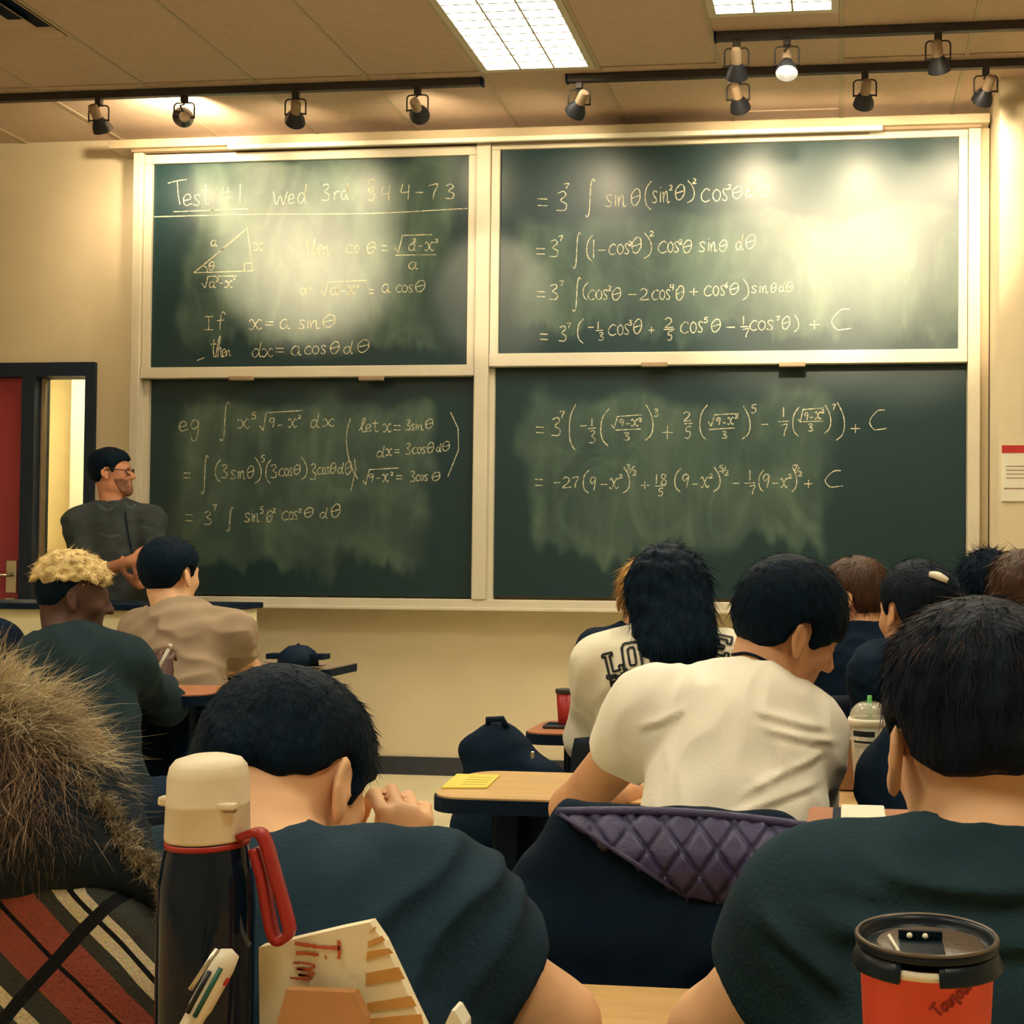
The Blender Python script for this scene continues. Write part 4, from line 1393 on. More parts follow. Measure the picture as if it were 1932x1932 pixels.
def make_hair(p, hm, h, top=0.022, side=0.012, line=HAIRLINE, seed=3, extra=None, rough_amp=0.004, lam=(0.012, 0.05), n_str=0, s_len=0.03, s_w=0.0010,
              cut=None, crown=(0, -0.05, 0.11), lift=0.25, curl=0.35, ears=True, name='hair', grav=0.2, top_only=None, strand_m=None, vol=None, line_soft=0.006, flow=None, cols=None):
    R, hc, hs = p['R'], p['hc'], p['hs']
    ly, lz = zip(*line)
    noise = waves(seed, lam[0], lam[1], 9)
    lo, hi = (-0.16, -0.19, -0.18), (0.16, 0.16, 0.20)

    def fn(x, y, z):
        x, y, z = np.broadcast_arrays(x, y, z)
        d = lell(x, y, z, CRC, CRR)
        t = side + (top - side) * np.clip((z - 0.02) / 0.09, 0, 1)
        d = d - t
        if vol:
            for c, r in vol:
                d = smin(d, lell(x, y, z, c, r), 0.02)
        m = np.interp(y, ly, lz).astype(np.float32) - z
        m = m * 0.7
        d = smax(d, m, line_soft)
        if ears:
            e = np.minimum(lell(x, y, z, (0.088, -0.002, -0.006), (0.024, 0.026, 0.040)), lell(x, y, z, (-0.088, -0.002, -0.006), (0.024, 0.026, 0.040)))
            d = smax(d, -e, 0.006)
        if cut:
            d = smax(d, cut(x, y, z), 0.006)
        return d + rough_amp * noise(x, y, z)
    c8 = np.array([[a, b, c] for a in (lo[0], hi[0]) for b in (lo[1], hi[1]) for c in (lo[2], hi[2])]) * hs @ R.T + hc
    flo, fhi = c8.min(0), c8.max(0)
    if extra:
        pe = np.array([q for e in extra for q in (e[0], e[1])])
        rm = max(max(e[2], e[3]) for e in extra) + 0.03
        flo, fhi = np.minimum(flo, pe.min(0) - rm), np.maximum(fhi, pe.max(0) + rm)
    F = Field(flo, fhi, h)
    F.local(fn, hc, R, lo, hi, 0.01, 'add', hs)
    for e in (extra or []):
        F.cone(e[0], e[1], e[2], e[3], 0.035)
    if extra:
        nn = waves(seed + 5, 0.02, 0.07, 8)
        F.op(lambda X, Y, Z: rough_amp * 1.6 * nn(X * 1.6, Y * 1.6, Z * 0.5), flo, fhi, 0, 'disp', 0)
    o = F.mesh(name, hm, p['root'])
    if n_str:
        me = o.data
        co = np.empty(len(me.vertices) * 3, np.float32)
        no = np.empty(len(me.vertices) * 3, np.float32)
        me.vertices.foreach_get('co', co)
        me.vertex_normals.foreach_get('vector', no)
        co, no = co.reshape(-1, 3), no.reshape(-1, 3)
        rng = np.random.default_rng(seed)
        lc_ = ((co - hc) @ R) / hs
        gap = lc_[:, 2] - np.interp(lc_[:, 1], ly, lz)
        okv = (gap > s_len * 1.25 / hs) if not extra else np.ones(len(co), bool)
        if top_only is not None:
            okv &= lc_[:, 2] > top_only
        cand = np.nonzero(okv)[0]
        i = cand[rng.integers(0, len(cand), n_str)]
        c, nrm = co[i].astype(float), no[i].astype(float)
        if flow is not None:
            v = np.repeat(np.array(flow, float)[None], n_str, 0)
        else:
            cw = hc + R @ (np.array(crown) * hs)
            v = c - cw
            v[:, 2] -= 0.03
        v = v - nrm * (v * nrm).sum(1, keepdims=True)
        v /= np.linalg.norm(v, axis=1, keepdims=True) + 1e-6
        v = v + nrm * lift + rng.normal(size=v.shape) * 0.18
        st = strands(c - nrm * 0.002, v, s_len * rng.uniform(0.5, 1.2, n_str), s_w, rng, curl, grav, 4, None, 'hair_strands', strand_m or hm, o)
        st['kind'] = 'stuff'
    return o

# ---- each person: joints as points of the place
def JJ(d, **k):
    out = {}
    for n, v in k.items():
        out[n] = at(v[0], v[1], v[2] if len(v) > 2 else d)
    return out


def sit(j, px, py, Y, z=0.56):
    p = at(px, py, Y)
    j['pelvis'] = V(p[0], Y, z)
    return j


# teacher, standing at the board
j = JJ(6.2, head=(212, 893), neck=(215, 952), sh_l=(283, 985, 6.28), sh_r=(150, 988, 6.12), el_l=(300, 1082, 6.2), wr_l=(262, 1100, 6.0),
       el_r=(158, 1090, 6.05), wr_r=(246, 1060, 5.93))
q = at(214, 1150, 6.22)
j['pelvis'] = V(q[0], 6.22, 0.98)
teacher = person('person standing by the chalkboard in dark short-sleeved shirt and glasses', j, SKIN_T, C_SHIRT, HAIR_BLACK, 0.0075, {'l': 0.7, 'r': 0.62}, head=(78, -4, 0), seat_dir=150,
                 standing=True, hands={'r': (unit(V(0.85, 0.05, 0.4)), V(0.0, 1, -0.3), dict(curl=1.1, s=0.95)), 'l': (V(-0.5, -0.5, 0.5), V(0, 0, 1), dict(curl=0.5))},
                 hair=dict(top=0.026, side=0.012, seed=11, n_str=500, s_len=0.022, s_w=0.0014, lift=0.15), fold_seed=4)

# student with bleached curls, left
j = sit(JJ(3.4, head=(138, 1128), neck=(125, 1205, 3.36), sh_l=(78, 1258, 3.32), sh_r=(232, 1258, 3.40), el_l=(70, 1345, 3.5), wr_l=(150, 1318, 3.74),
           el_r=(314, 1332, 3.64), wr_r=(306, 1290, 3.74)), 160, 1400, 3.2)
blond = person('person with bleached curly top and dark sweater holding a white pencil', j, SKIN_D, C_GREEN, HAIR_BLACK, 0.007, long_sleeve=True, head=(52, 8, 0), hs=0.96,
               hands={'r': (V(-0.15, 0.2, 1.0), V(-0.3, 0.9, 0), dict(curl=0.9, s=0.95))}, fold_seed=7,
               hair=dict(top=0.006, side=0.004, seed=12, rough_amp=0.001, line=[(-0.13, -0.05), (-0.06, -0.05), (-0.035, -0.012), (-0.012, 0.03), (0.005, 0.05), (0.04, 0.06), (0.12, 0.07)]))

# student in beige t-shirt
j = sit(JJ(4.35, head=(322, 1086), neck=(328, 1152, 4.31), sh_l=(272, 1195, 4.29), sh_r=(438, 1195, 4.35), el_l=(262, 1285, 4.45), wr_l=(330, 1262, 4.78),
           el_r=(470, 1268, 4.5), wr_r=(430, 1262, 4.82)), 350, 1400, 4.18)
beige = person('person seen from behind in beige t-shirt with short black hair', j, SKIN_A, C_BEIGE, HAIR_BLACK, 0.0075, {'l': 0.72, 'r': 0.62}, head=(16, 4, 0), hs=1.06, fold_seed=9, fold_amp=0.013,
               hair=dict(top=0.022, side=0.014, seed=13, n_str=500, s_len=0.022, s_w=0.0014, lift=0.12))

# dark figure at the left edge
j = sit(JJ(3.38, head=(-96, 1110), neck=(-93, 1180, 3.36), sh_l=(-195, 1228, 3.33), sh_r=(-16, 1228, 3.36), el_l=(-215, 1345, 3.45), wr_l=(-150, 1318, 3.7),
           el_r=(-8, 1345, 3.45), wr_r=(-60, 1318, 3.7)), -95, 1400, 3.2)
left_edge = person('dark clothed person cut off by the left edge', j, SKIN_A, C_BLACKJ, HAIR_BLACK, 0.009, long_sleeve=True, head=(0, 5, 0), hair=dict(seed=14), fold_seed=2)

# student asleep on the hand, front left
j = sit(JJ(1.2, head=(530, 1502, 1.27), neck=(602, 1708, 1.13), sh_l=(330, 1748, 1.13), sh_r=(822, 1762, 1.17), el_l=(265, 2010, 1.24), wr_l=(430, 1912, 1.45),
           el_r=(1042, 1940, 1.22), wr_r=(738, 1668, 1.39)), 590, 1900, 1.04, 0.55)
sleepy = person('person in charcoal t-shirt resting the chin on a fist, front left', j, SKIN_A, C_TEE_DARK, HAIR_BLACK, 0.005, {'l': 0.6, 'r': 0.52}, head=(24, 44, -16), hs=1.02,
                hands={'r': (V(0.15, 0.15, 0.95), V(-0.6, 0.75, 0.0), dict(curl=1.2, s=0.95))}, fold_seed=21, fold_amp=0.009,
                hair=dict(top=0.020, side=0.009, seed=15, n_str=2600, s_len=0.018, s_w=0.0007, lift=0.15, rough_amp=0.003,
                          line=[(-0.13, -0.026), (-0.06, -0.028), (-0.035, -0.008), (-0.012, 0.026), (0.012, 0.030), (0.020, 0.0), (0.030, -0.005), (0.040, 0.03), (0.07, 0.062), (0.12, 0.07)]))

def ridges(list_, amp):
    """soft drapery ridges: (x0, z0, x1, z1, sag, width) between two points, hanging by sag"""
    def fn(X, Y, Z):
        d = 0
        for x0, z0, x1, z1, sag, w_ in list_:
            t = (X - x0) / (x1 - x0)
            zc = z0 + (z1 - z0) * t - sag * 4 * t * (1 - t)
            env = np.clip(t * 5, 0, 1) * np.clip((1 - t) * 5, 0, 1)
            q = (Z - zc) / w_
            d = d - amp * env * (np.exp(-q * q) - 0.7 * np.exp(-(q + 1.7) ** 2))
        return d + 0 * Y
    return fn


def px_ridge(a, b, Y, sag, w_):
    p, q_ = at(a[0], a[1], Y), at(b[0], b[1], Y)
    return (p[0], p[2], q_[0], q_[2], sag, w_)


FR = ridges([px_ridge((1560, 1600), (2130, 1600), 1.06, 0.022, 0.009), px_ridge((1530, 1655), (2160, 1655), 1.04, 0.014, 0.011),
             px_ridge((1500, 1740), (2200, 1720), 1.03, 0.010, 0.012), px_ridge((1420, 1700), (1600, 1830), 1.08, 0.0, 0.012)], 0.011)
WR = ridges([px_ridge((1400, 1480), (1570, 1420), 2.16, -0.006, 0.007), px_ridge((1380, 1515), (1560, 1470), 2.16, -0.006, 0.007), px_ridge((1420, 1330), (1570, 1380), 2.18, 0.0, 0.007),
             px_ridge((1440, 1360), (1590, 1410), 2.18, 0.0, 0.007), px_ridge((1200, 1370), (1300, 1330), 2.16, 0.006, 0.008)], 0.005)

# student in white t-shirt
j = sit(JJ(2.25, head=(1486, 1188, 2.34), neck=(1428, 1300, 2.28), sh_l=(1235, 1352, 2.25), sh_r=(1508, 1398, 2.30), el_l=(1082, 1525, 2.42), wr_l=(1180, 1500, 2.66),
           el_r=(1520, 1568, 2.42), wr_r=(1440, 1498, 2.68)), 1345, 1700, 2.02)
white = person('person in white t-shirt leaning to the right with bowed head', j, SKIN_B, C_WHITE, HAIR_BLACK, 0.005, {'l': 0.38, 'r': 0.92}, head=(62, 26, 8), fold_seed=31, fold_fn=WR, fold_amp=0.005, loose=0.018,
               hair=dict(top=0.024, side=0.018, seed=16, n_str=2500, s_len=0.03, s_w=0.0008, lift=0.03, curl=0.2, rough_amp=0.004,
                         line=[(-0.13, -0.055), (-0.06, -0.058), (-0.035, -0.04), (-0.012, 0.0), (0.012, 0.016), (0.020, -0.012), (0.034, -0.012), (0.048, 0.0), (0.07, 0.018), (0.12, 0.024)]))

# long dark hair, LOVE sweatshirt
j = sit(JJ(3.36, head=(1262, 1122, 3.38), neck=(1255, 1208, 3.34), sh_l=(1142, 1262, 3.30), sh_r=(1372, 1258, 3.33), el_l=(1112, 1392, 3.38), wr_l=(1180, 1372, 3.68),
           el_r=(1415, 1390, 3.4), wr_r=(1350, 1372, 3.68)), 1245, 1500, 3.22)
hx_ = [(at(1228, 1110, 3.33), at(1238, 1228, 3.23), 0.072, 0.055), (at(1292, 1110, 3.33), at(1315, 1215, 3.24), 0.074, 0.058), (at(1262, 1110, 3.32), at(1272, 1230, 3.22), 0.08, 0.055)]
love = person('person with long dark wavy hair in white sweatshirt with outlined letters', j, SKIN_A, C_SWEATW, HAIR_BLACK, 0.0065, long_sleeve=True, head=(5, 2, 0), fold_seed=41, hs=1.02, loose=0.022,
              hair=dict(top=0.026, side=0.020, seed=17, extra=hx_, n_str=2600, s_len=0.055, s_w=0.0012, lift=0.10, rough_amp=0.006, ears=False, curl=0.6, grav=0.5,
                        line=[(-0.13, -0.15), (0.0, -0.14), (0.03, -0.08), (0.045, 0.03), (0.07, 0.055), (0.12, 0.06)]))

# golden hair half hidden behind her
j = sit(JJ(4.35, head=(1216, 1130), neck=(1205, 1198, 4.32), sh_l=(1132, 1232, 4.3), sh_r=(1285, 1240, 4.32), el_l=(1125, 1310, 4.35), wr_l=(1160, 1330, 4.6),
           el_r=(1300, 1320, 4.35), wr_r=(1250, 1330, 4.6)), 1205, 1500, 4.25)
gold = person('golden haired person in dark jacket half hidden behind the white sweatshirt', j, SKIN_A, C_BLACKJ, HAIR_GOLD, 0.008, long_sleeve=True, head=(-15, 5, 0), fold_seed=43, hs=1.08,
              hair=dict(top=0.020, side=0.016, seed=18, n_str=1200, s_len=0.05, s_w=0.0013, lift=0.08, ears=False, rough_amp=0.004,
                        line=[(-0.13, -0.11), (0.0, -0.10), (0.03, -0.05), (0.045, 0.03), (0.07, 0.055), (0.12, 0.06)]))

# auburn hair and glasses
j = sit(JJ(4.35, head=(1612, 1130), neck=(1632, 1195, 4.31), sh_l=(1565, 1235, 4.3), sh_r=(1720, 1235, 4.3), el_l=(1550, 1320, 4.4), wr_l=(1590, 1330, 4.65),
           el_r=(1735, 1320, 4.4), wr_r=(1700, 1330, 4.65)), 1640, 1500, 4.25)
hx_ = [(at(1664, 1165, 4.27), at(1650, 1205, 4.23), 0.045, 0.045)]
auburn = person('person with auburn hair and glasses facing left', j, SKIN_B, C_BLACKJ, HAIR_BROWN, 0.0075, long_sleeve=True, head=(-70, 8, 0), fold_seed=45, hs=1.08,
                hair=dict(top=0.024, side=0.016, seed=19, n_str=1200, s_len=0.05, s_w=0.0013, lift=0.05, rough_amp=0.003,
                          line=[(-0.13, -0.11), (-0.03, -0.10), (-0.016, 0.0), (-0.008, 0.02), (0.012, 0.024), (0.03, 0.024), (0.05, 0.04), (0.07, 0.058), (0.12, 0.065)]))

# dark pinned-up hair with pale clip
j = sit(JJ(3.36, head=(1726, 1158), neck=(1752, 1228, 3.32), sh_l=(1660, 1275, 3.3), sh_r=(1838, 1275, 3.3), el_l=(1640, 1390, 3.38), wr_l=(1700, 1374, 3.68),
           el_r=(1850, 1390, 3.38), wr_r=(1810, 1374, 3.68)), 1750, 1500, 3.22)
updo = person('person with pinned-up dark brown hair and pale hair clip', j, SKIN_B, C_BLACKJ, HAIR_DBROWN, 0.0065, long_sleeve=True, head=(-38, 5, 0), fold_seed=47, hs=1.06,
              hair=dict(top=0.022, side=0.012, seed=20, n_str=1500, s_len=0.045, s_w=0.0010, lift=0.03, rough_amp=0.003, vol=[((0, -0.095, 0.05), (0.05, 0.05, 0.05))], crown=(0, 0.08, 0.05)))

# curly black hair and light brown hair, right edge
j = sit(JJ(4.5, head=(1862, 1112), neck=(1862, 1172, 4.47), sh_l=(1795, 1212, 4.45), sh_r=(1935, 1212, 4.45), el_l=(1785, 1300, 4.5), wr_l=(1820, 1320, 4.75),
           el_r=(1945, 1300, 4.5), wr_r=(1900, 1320, 4.75)), 1865, 1400, 4.36)
curly = person('person with curly black hair behind the light brown head', j, SKIN_D, C_BLACKJ, HAIR_BLACK, 0.009, long_sleeve=True, head=(0, 5, 0), fold_seed=49,
               hair=dict(top=0.030, side=0.024, seed=22, rough_amp=0.014, lam=(0.018, 0.035), n_str=900, s_len=0.03, s_w=0.0018, lift=0.8, curl=1.6, ears=False))
j = sit(JJ(3.4, head=(1930, 1132), neck=(1945, 1205, 3.37), sh_l=(1868, 1250, 3.35), sh_r=(2055, 1250, 3.35), el_l=(1866, 1380, 3.4), wr_l=(1910, 1374, 3.68),
           el_r=(2060, 1380, 3.4), wr_r=(2020, 1374, 3.68)), 1955, 1400, 3.24)
brown = person('light brown haired person at the right edge behind the front student', j, SKIN_A, C_BLACKJ, HAIR_BROWN, 0.0075, long_sleeve=True, head=(10, 5, 0), fold_seed=51,
               hair=dict(top=0.022, side=0.016, seed=23, n_str=1200, s_len=0.05, s_w=0.0012, lift=0.05, ears=False, rough_amp=0.004,
                         line=[(-0.13, -0.12), (0.0, -0.10), (0.03, -0.05), (0.045, 0.03), (0.07, 0.055), (0.12, 0.06)]))

# black jacket in the second row, head hidden
j = sit(JJ(2.3, head=(1862, 1300, 2.36), neck=(1850, 1385, 2.28), sh_l=(1716, 1474, 2.25), sh_r=(2005, 1462, 2.28), el_l=(1685, 1640, 2.36), wr_l=(1740, 1498, 2.68),
           el_r=(2030, 1640, 2.36), wr_r=(1930, 1498, 2.68)), 1825, 1700, 2.06)
blackj = person('person in black jacket hidden behind the front right student', j, SKIN_A, C_BLACKJ, HAIR_BLACK, 0.008, long_sleeve=True, head=(0, 15, 0), fold_seed=53, fold_amp=0.008, loose=0.024,
                hair=dict(seed=24, side=0.016))


# front right student
j = sit(JJ(1.18, head=(1842, 1412, 1.22), neck=(1866, 1668, 1.13), sh_l=(1562, 1748, 1.14), sh_r=(2190, 1748, 1.16), el_l=(1350, 1955, 1.22), wr_l=(1560, 1922, 1.42),
           el_r=(2380, 2015, 1.22), wr_r=(2200, 1922, 1.42)), 1870, 1900, 1.04, 0.55)
front = person('person in dark green t-shirt seen from behind, front right', j, SKIN_A, C_TEE_DARK2, HAIR_DBROWN, 0.005, 0.44, head=(-16, 10, 0), fold_seed=61, fold_fn=FR, fold_amp=0.007, hs=1.0,
               hair=dict(top=0.030, side=0.011, seed=25, n_str=4500, s_len=0.035, s_w=0.0006, lift=0.015, curl=0.12, grav=0.1, rough_amp=0.003, crown=(0, -0.03, 0.12),
                         line=[(-0.13, -0.022), (-0.06, -0.028), (-0.035, -0.012), (-0.012, 0.026), (0.012, 0.030), (0.020, 0.0), (0.030, -0.005), (0.040, 0.03), (0.07, 0.062), (0.12, 0.07)]))

# ------------------------------------------------------------------ chairs under the sitters
def chair_for(p, proto, label, dy=0.0):
    x, y, _ = p['root'].location
    return place_chair(proto, x, y + 0.02 + dy, 0.0, label)


chair_for(blond, chair_red, 'reddish wooden chair behind the bleached-hair student')
chair_for(beige, chair_black, 'black chair under the beige t-shirt student')
chair_for(left_edge, chair_black, 'black chair at the left edge under the dark figure')
chair_for(sleepy, chair_black, 'black chair under the student resting the chin on a fist', 0.12)
chair_white = chair_for(white, chair_black, 'black chair draped with the purple quilted jacket')
chair_for(love, chair_black, 'black chair under the white lettered sweatshirt')
chair_for(gold, chair_black, 'black chair under the golden haired student')
chair_for(auburn, chair_black, 'black chair under the student with auburn hair')
chair_for(updo, chair_black, 'black chair under the student with the hair clip')
chair_for(curly, chair_black, 'black chair under the student with curly black hair')
chair_for(brown, chair_black, 'black chair at the right edge under the light brown head')
chair_for(blackj, chair_black, 'black chair under the black jacket student')
chair_for(front, chair_black, 'black chair under the front right student', 0.12)


def at_z(px, py, z):
    d = RGT * (px - PPX) / FPX - UPV * (py - PPY) / FPX + FWD
    return CAM + d * ((z - CAM[2]) / d[2])


_bvh = {}


def on_surface(o, px, py, off=0.002):
    """where the line of sight through a pixel meets object o (modelled in world coordinates)"""
    if o.name not in _bvh:
        me = o.data
        co = np.empty(len(me.vertices) * 3, np.float32)
        me.vertices.foreach_get('co', co)
        _bvh[o.name] = BVHTree.FromPolygons([Vector(c) for c in co.reshape(-1, 3)], [tuple(p.vertices) for p in me.polygons])
    d = RGT * (px - PPX) / FPX - UPV * (py - PPY) / FPX + FWD
    d = d / np.linalg.norm(d)
    h_ = _bvh[o.name].ray_cast(Vector(CAM), Vector(d))
    if h_[0] is None:
        return None
    n = np.array(h_[1])
    if n @ d > 0:
        n = -n
    return np.array(h_[0]) + n * off, n


def lines_on(o, lines, width, name, m, parent, off=0.003, r=None):
    """thin stitched / printed lines laid on a surface"""
    vv, qq = [], []
    for ln in lines:
        pts = [on_surface(o, p[0], p[1], off) for p in ln]
        run = []
        for p in pts + [None]:
            if p is None or (run and np.linalg.norm(p[0] - run[-1][0]) > 0.06):
                if len(run) > 1:
                    P_ = np.array([q[0] for q in run])
                    Nn = np.array([q[1] for q in run])
                    t = np.gradient(P_, axis=0)
                    s = np.cross(t, Nn)
                    s /= np.linalg.norm(s, axis=1, keepdims=True) + 1e-9
                    i0 = len(vv)
                    for a, b in zip(P_, s):
                        vv += [a - b * width, a + b * width]
                    qq += [(i0 + 2 * i, i0 + 2 * i + 1, i0 + 2 * i + 3, i0 + 2 * i + 2) for i in range(len(P_) - 1)]
                run = [p] if p is not None else []
            else:
                run.append(p)
    if not vv:
        return None
    return raw_mesh(name, vv, qq, m, parent, False)


def poly_px(s, n=6):
    return catmull([tuple(map(float, q.split(','))) for q in s.split()], n)


# ------------------------------------------------------------------ details of the people
# teacher: glasses, beard, shirt front
def glasses(p, m, r=0.0016):
    R, hc, hs = p['R'], p['hc'], p['hs']
    L = lambda *a: hc + R @ (np.array(a) * hs)
    t = MB()
    for s in (-1, 1):
        ring = [L(s * 0.033 + 0.024 * cos(q), 0.101 - 0.010 * abs(cos(q)), 0.001 + 0.017 * sin(q)) for q in np.linspace(0, 2 * pi, 15)]
        t.tube(ring, r * 1.3, 6)
        t.tube([L(s * 0.057, 0.092, 0.006), L(s * 0.076, 0.06, 0.012), L(s * 0.086, 0.0, 0.014), L(s * 0.088, -0.02, -0.002)], r * 1.2, 6)
    t.tube([L(-0.010, 0.103, 0.006), L(0, 0.108, 0.009), L(0.010, 0.103, 0.006)], r, 6)
    o = t.build('glasses', m, p['root'], True)
    return o


glasses(teacher, M_lampdark, 0.0024)
glasses(auburn, mat('glasses_pale', (0.5, 0.4, 0.3), 0.4, 0.05), 0.0018)


def beard(p, hm):
    R, hc, hs = p['R'], p['hc'], p['hs']
    F = Field(hc - 0.2, hc + 0.2, 0.006)

    def fn(x, y, z):
        d = head_sdf(x, y, z) - 0.0025
        d = smax(d, z + 0.046 - 0.25 * np.abs(x), 0.006)
        d = smax(d, -(y - 0.028 + 0.35 * (z + 0.05)), 0.006)
        d = smax(d, -lell(x, y, z, (0, 0.10, -0.062), (0.026, 0.03, 0.012)), 0.004)
        return d
    F.local(fn, hc, R, (-0.1, -0.02, -0.15), (0.1, 0.14, 0.0), 0.004, 'add', hs)
    return F.mesh('beard', hm, p['root'])


beard(teacher, mat('beard_brown', (0.27, 0.115, 0.07), 0.8, 0.35, 60))
M_seam = cloth('shirt_seam_light', (0.075, 0.095, 0.095), 0.1)
M_seamd = cloth('shirt_seam_dark', (0.008, 0.014, 0.022), 0.1)
sh = teacher['shirt']
lines_on(sh, [poly_px('186,1006 205,1012 226,1010'), poly_px('266,992 280,996 290,996')], 0.004, 'pocket_flap', M_seam, sh)
lines_on(sh, [poly_px('236,965 240,1000 248,1040 252,1075')], 0.005, 'placket', M_seamd, sh)
lines_on(sh, [poly_px('183,950 200,962 214,958'), poly_px('234,948 246,958 256,952')], 0.006, 'collar_edge', M_seam, sh)

# bleached curls
make_hair(blond, HAIR_BLOND, 0.0055, top=0.030, side=0.010, seed=71, rough_amp=0.016, lam=(0.016, 0.034), ears=False, name='bleached_curls',
          line=[(-0.13, 0.035), (-0.06, 0.045), (0.0, 0.055), (0.05, 0.055), (0.09, 0.05), (0.12, 0.05)], n_str=900, s_len=0.012, s_w=0.0022, lift=0.35, curl=1.8, grav=0.1)
# pencil in the raised hand
a_, b_ = at(281, 1296, 3.70), at(322, 1216, 3.70)
pc = thing('pencil', b_, 'white pencil in the raised hand of the bleached-hair student', 'pencil')
MB().tube([a_, a_ + (b_ - a_) * 0.93], 0.0052, 8).build('shaft', M_paper, pc, True)
MB().tube([a_ + (b_ - a_) * 0.92, b_], 0.0062, 10).build('eraser', mat('pencil_eraser', (0.7, 0.62, 0.5), 0.7, 0.05), pc, True)

# cord round the neck of the white t-shirt
crd = [on_surface(white['body'], *p, 0.003) for p in poly_px('1384,1236 1410,1234 1440,1246 1462,1262', 5)]
crd = [c[0] for c in crd if c is not None]
if len(crd) > 2:
    MB().tube(crd, 0.003, 6).build('neck_cord', M_black, white['root'], True)

# letters on the sweatshirt
M_ink = mat('black_print', (0.006, 0.010, 0.016), 0.7, 0.1)
M_inkw = mat('white_print', (0.78, 0.75, 0.64), 0.7, 0.03)
sh = love['shirt']


def outline(pts, close=True):
    pts = [np.array(p, float) for p in pts]
    if close:
        pts = pts + [pts[0]]
    out = []
    for a, b in zip(pts[:-1], pts[1:]):
        out += [a + (b - a) * t for t in np.linspace(0, 1, 5)]
    return out


def block(pts, x0, y0, sx, sy, ang):
    c, s = cos(radians(ang)), sin(radians(ang))
    return [(x0 + c * a * sx - s * b * sy, y0 + s * a * sx + c * b * sy) for a, b in pts]


L_ = [(0, 0), (.55, 0), (.55, .12), (.4, .12), (.4, .78), (.78, .78), (.78, .6), (1, .6), (1, 1), (0, 1), (0, .88), (.14, .88), (.14, .12), (0, .12)]
O_ = [(.15, 0), (.85, 0), (1, .15), (1, .85), (.85, 1), (.15, 1), (0, .85), (0, .15)]
Oi = [(.38, .18), (.62, .18), (.68, .25), (.68, .75), (.62, .82), (.38, .82), (.32, .75), (.32, .25)]
V_ = [(0, 0), (.38, 0), (.5, .6), (.62, 0), (1, 0), (.68, 1), (.32, 1)]
E_ = [(0, 0), (1, 0), (1, .3), (.8, .3), (.8, .16), (.35, .16), (.35, .42), (.7, .42), (.7, .58), (.35, .58), (.35, .84), (.8, .84), (.8, .7), (1, .7), (1, 1), (0, 1)]
ls = [outline(block(L_, 1136, 1236, 34, 46, -14)), outline(block(O_, 1172, 1216, 34, 52, -9)), outline(block(Oi, 1172, 1216, 34, 52, -9)),
      outline(block(V_, 1216, 1208, 50, 56, -2)), outline(block(E_, 1346, 1196, 36, 44, 12))]
for l_ in ls:
    lines_on(sh, [l_], 0.0034, 'printed_letter', M_ink, sh, 0.003)
for ch, x0, y0, an_ in (('P', 1152, 1276, -10), ('I', 1170, 1272, -8), ('N', 1184, 1270, -6), ('K', 1206, 1267, -3)):
    g_ = {'P': [[(0, 1), (0, 0), (.8, 0), (.9, .25), (.8, .5), (0, .5)]], 'I': [[(.5, 0), (.5, 1)], [(.1, 0), (.9, 0)], [(.1, 1), (.9, 1)]],
          'N': [[(0, 1), (0, 0), (1, 1), (1, 0)]], 'K': [[(0, 0), (0, 1)], [(1, 0), (0, .5), (1, 1)]]}[ch]
    for st in g_:
        lines_on(sh, [outline(block(st, x0, y0, 13, 22, an_), False)], 0.0042, 'printed_letter', M_ink, sh, 0.003)

# hair clip
cpt = on_surface(updo['hair'], 1772, 1094, 0.004)
if cpt is not None:
    cc = thing('hair_clip', cpt[0], 'pale hair clip in the pinned-up dark brown hair', 'hair clip')
    pts = [on_surface(updo['hair'], *p, 0.006)[0] for p in poly_px('1754,1086 1770,1090 1786,1098', 4) if on_surface(updo['hair'], *p, 0.006) is not None]
    MB().tube(pts, [0.007 + 0.004 * sin(pi * i / (len(pts) - 1)) for i in range(len(pts))], 8).build('clip_bow', M_paper, cc, True)
    MB().tube([p + V(0, 0.004, -0.008) for p in pts], 0.003, 8).build('clip_spring', M_chrome, cc, True)

# brown strands paint the light into the front right student's dark top hair
make_hair(front, HAIR_DBROWN, 0.008, top=0.029, side=0.010, seed=26, n_str=2200, s_len=0.03, s_w=0.0006, lift=0.03, curl=0.15, rough_amp=0.002, crown=(0, -0.03, 0.12), top_only=0.075, strand_m=HAIR_BROWN, name='top_hair_lit',
          line=[(-0.13, 0.05), (0.0, 0.06), (0.12, 0.07)])

# ------------------------------------------------------------------ purple quilted jacket over the chair
M_purple = mat('purple_quilt', (0.040, 0.038, 0.110), 0.45, 0.25, 40, 0.15, 200, spec=0.35)
jk = thing('quilted_jacket', (at(1290, 1700, 1.8)[0], 1.8, 0.5), 'black jacket with purple quilted lining draped over the chair of the white t-shirt', 'jacket')
F = Field(at(860, 1990, 1.78) - V(0, 0.12, 0.05), at(1640, 1480, 1.78) + V(0.05, 0.14, 0.06), 0.009)
for (a, b, ra, rb) in (((1090, 1556, 1.79), (1470, 1572, 1.79), 0.030, 0.030), ((1080, 1640, 1.78), (1480, 1640, 1.78), 0.055, 0.055), ((1030, 1760, 1.77), (1480, 1760, 1.77), 0.075, 0.07),
                       ((1010, 1880, 1.77), (1470, 1900, 1.77), 0.08, 0.08), ((1075, 1570, 1.78), (975, 1800, 1.79), 0.030, 0.06), ((975, 1800, 1.79), (1000, 1960, 1.79), 0.06, 0.06)):
    F.cone(at(*a), at(*b), ra, rb, 0.05)
F.op(folds(77, 0.08, 0.2, 0.010), F.lo, F.lo + F.n * F.h, 0, 'disp', 0)
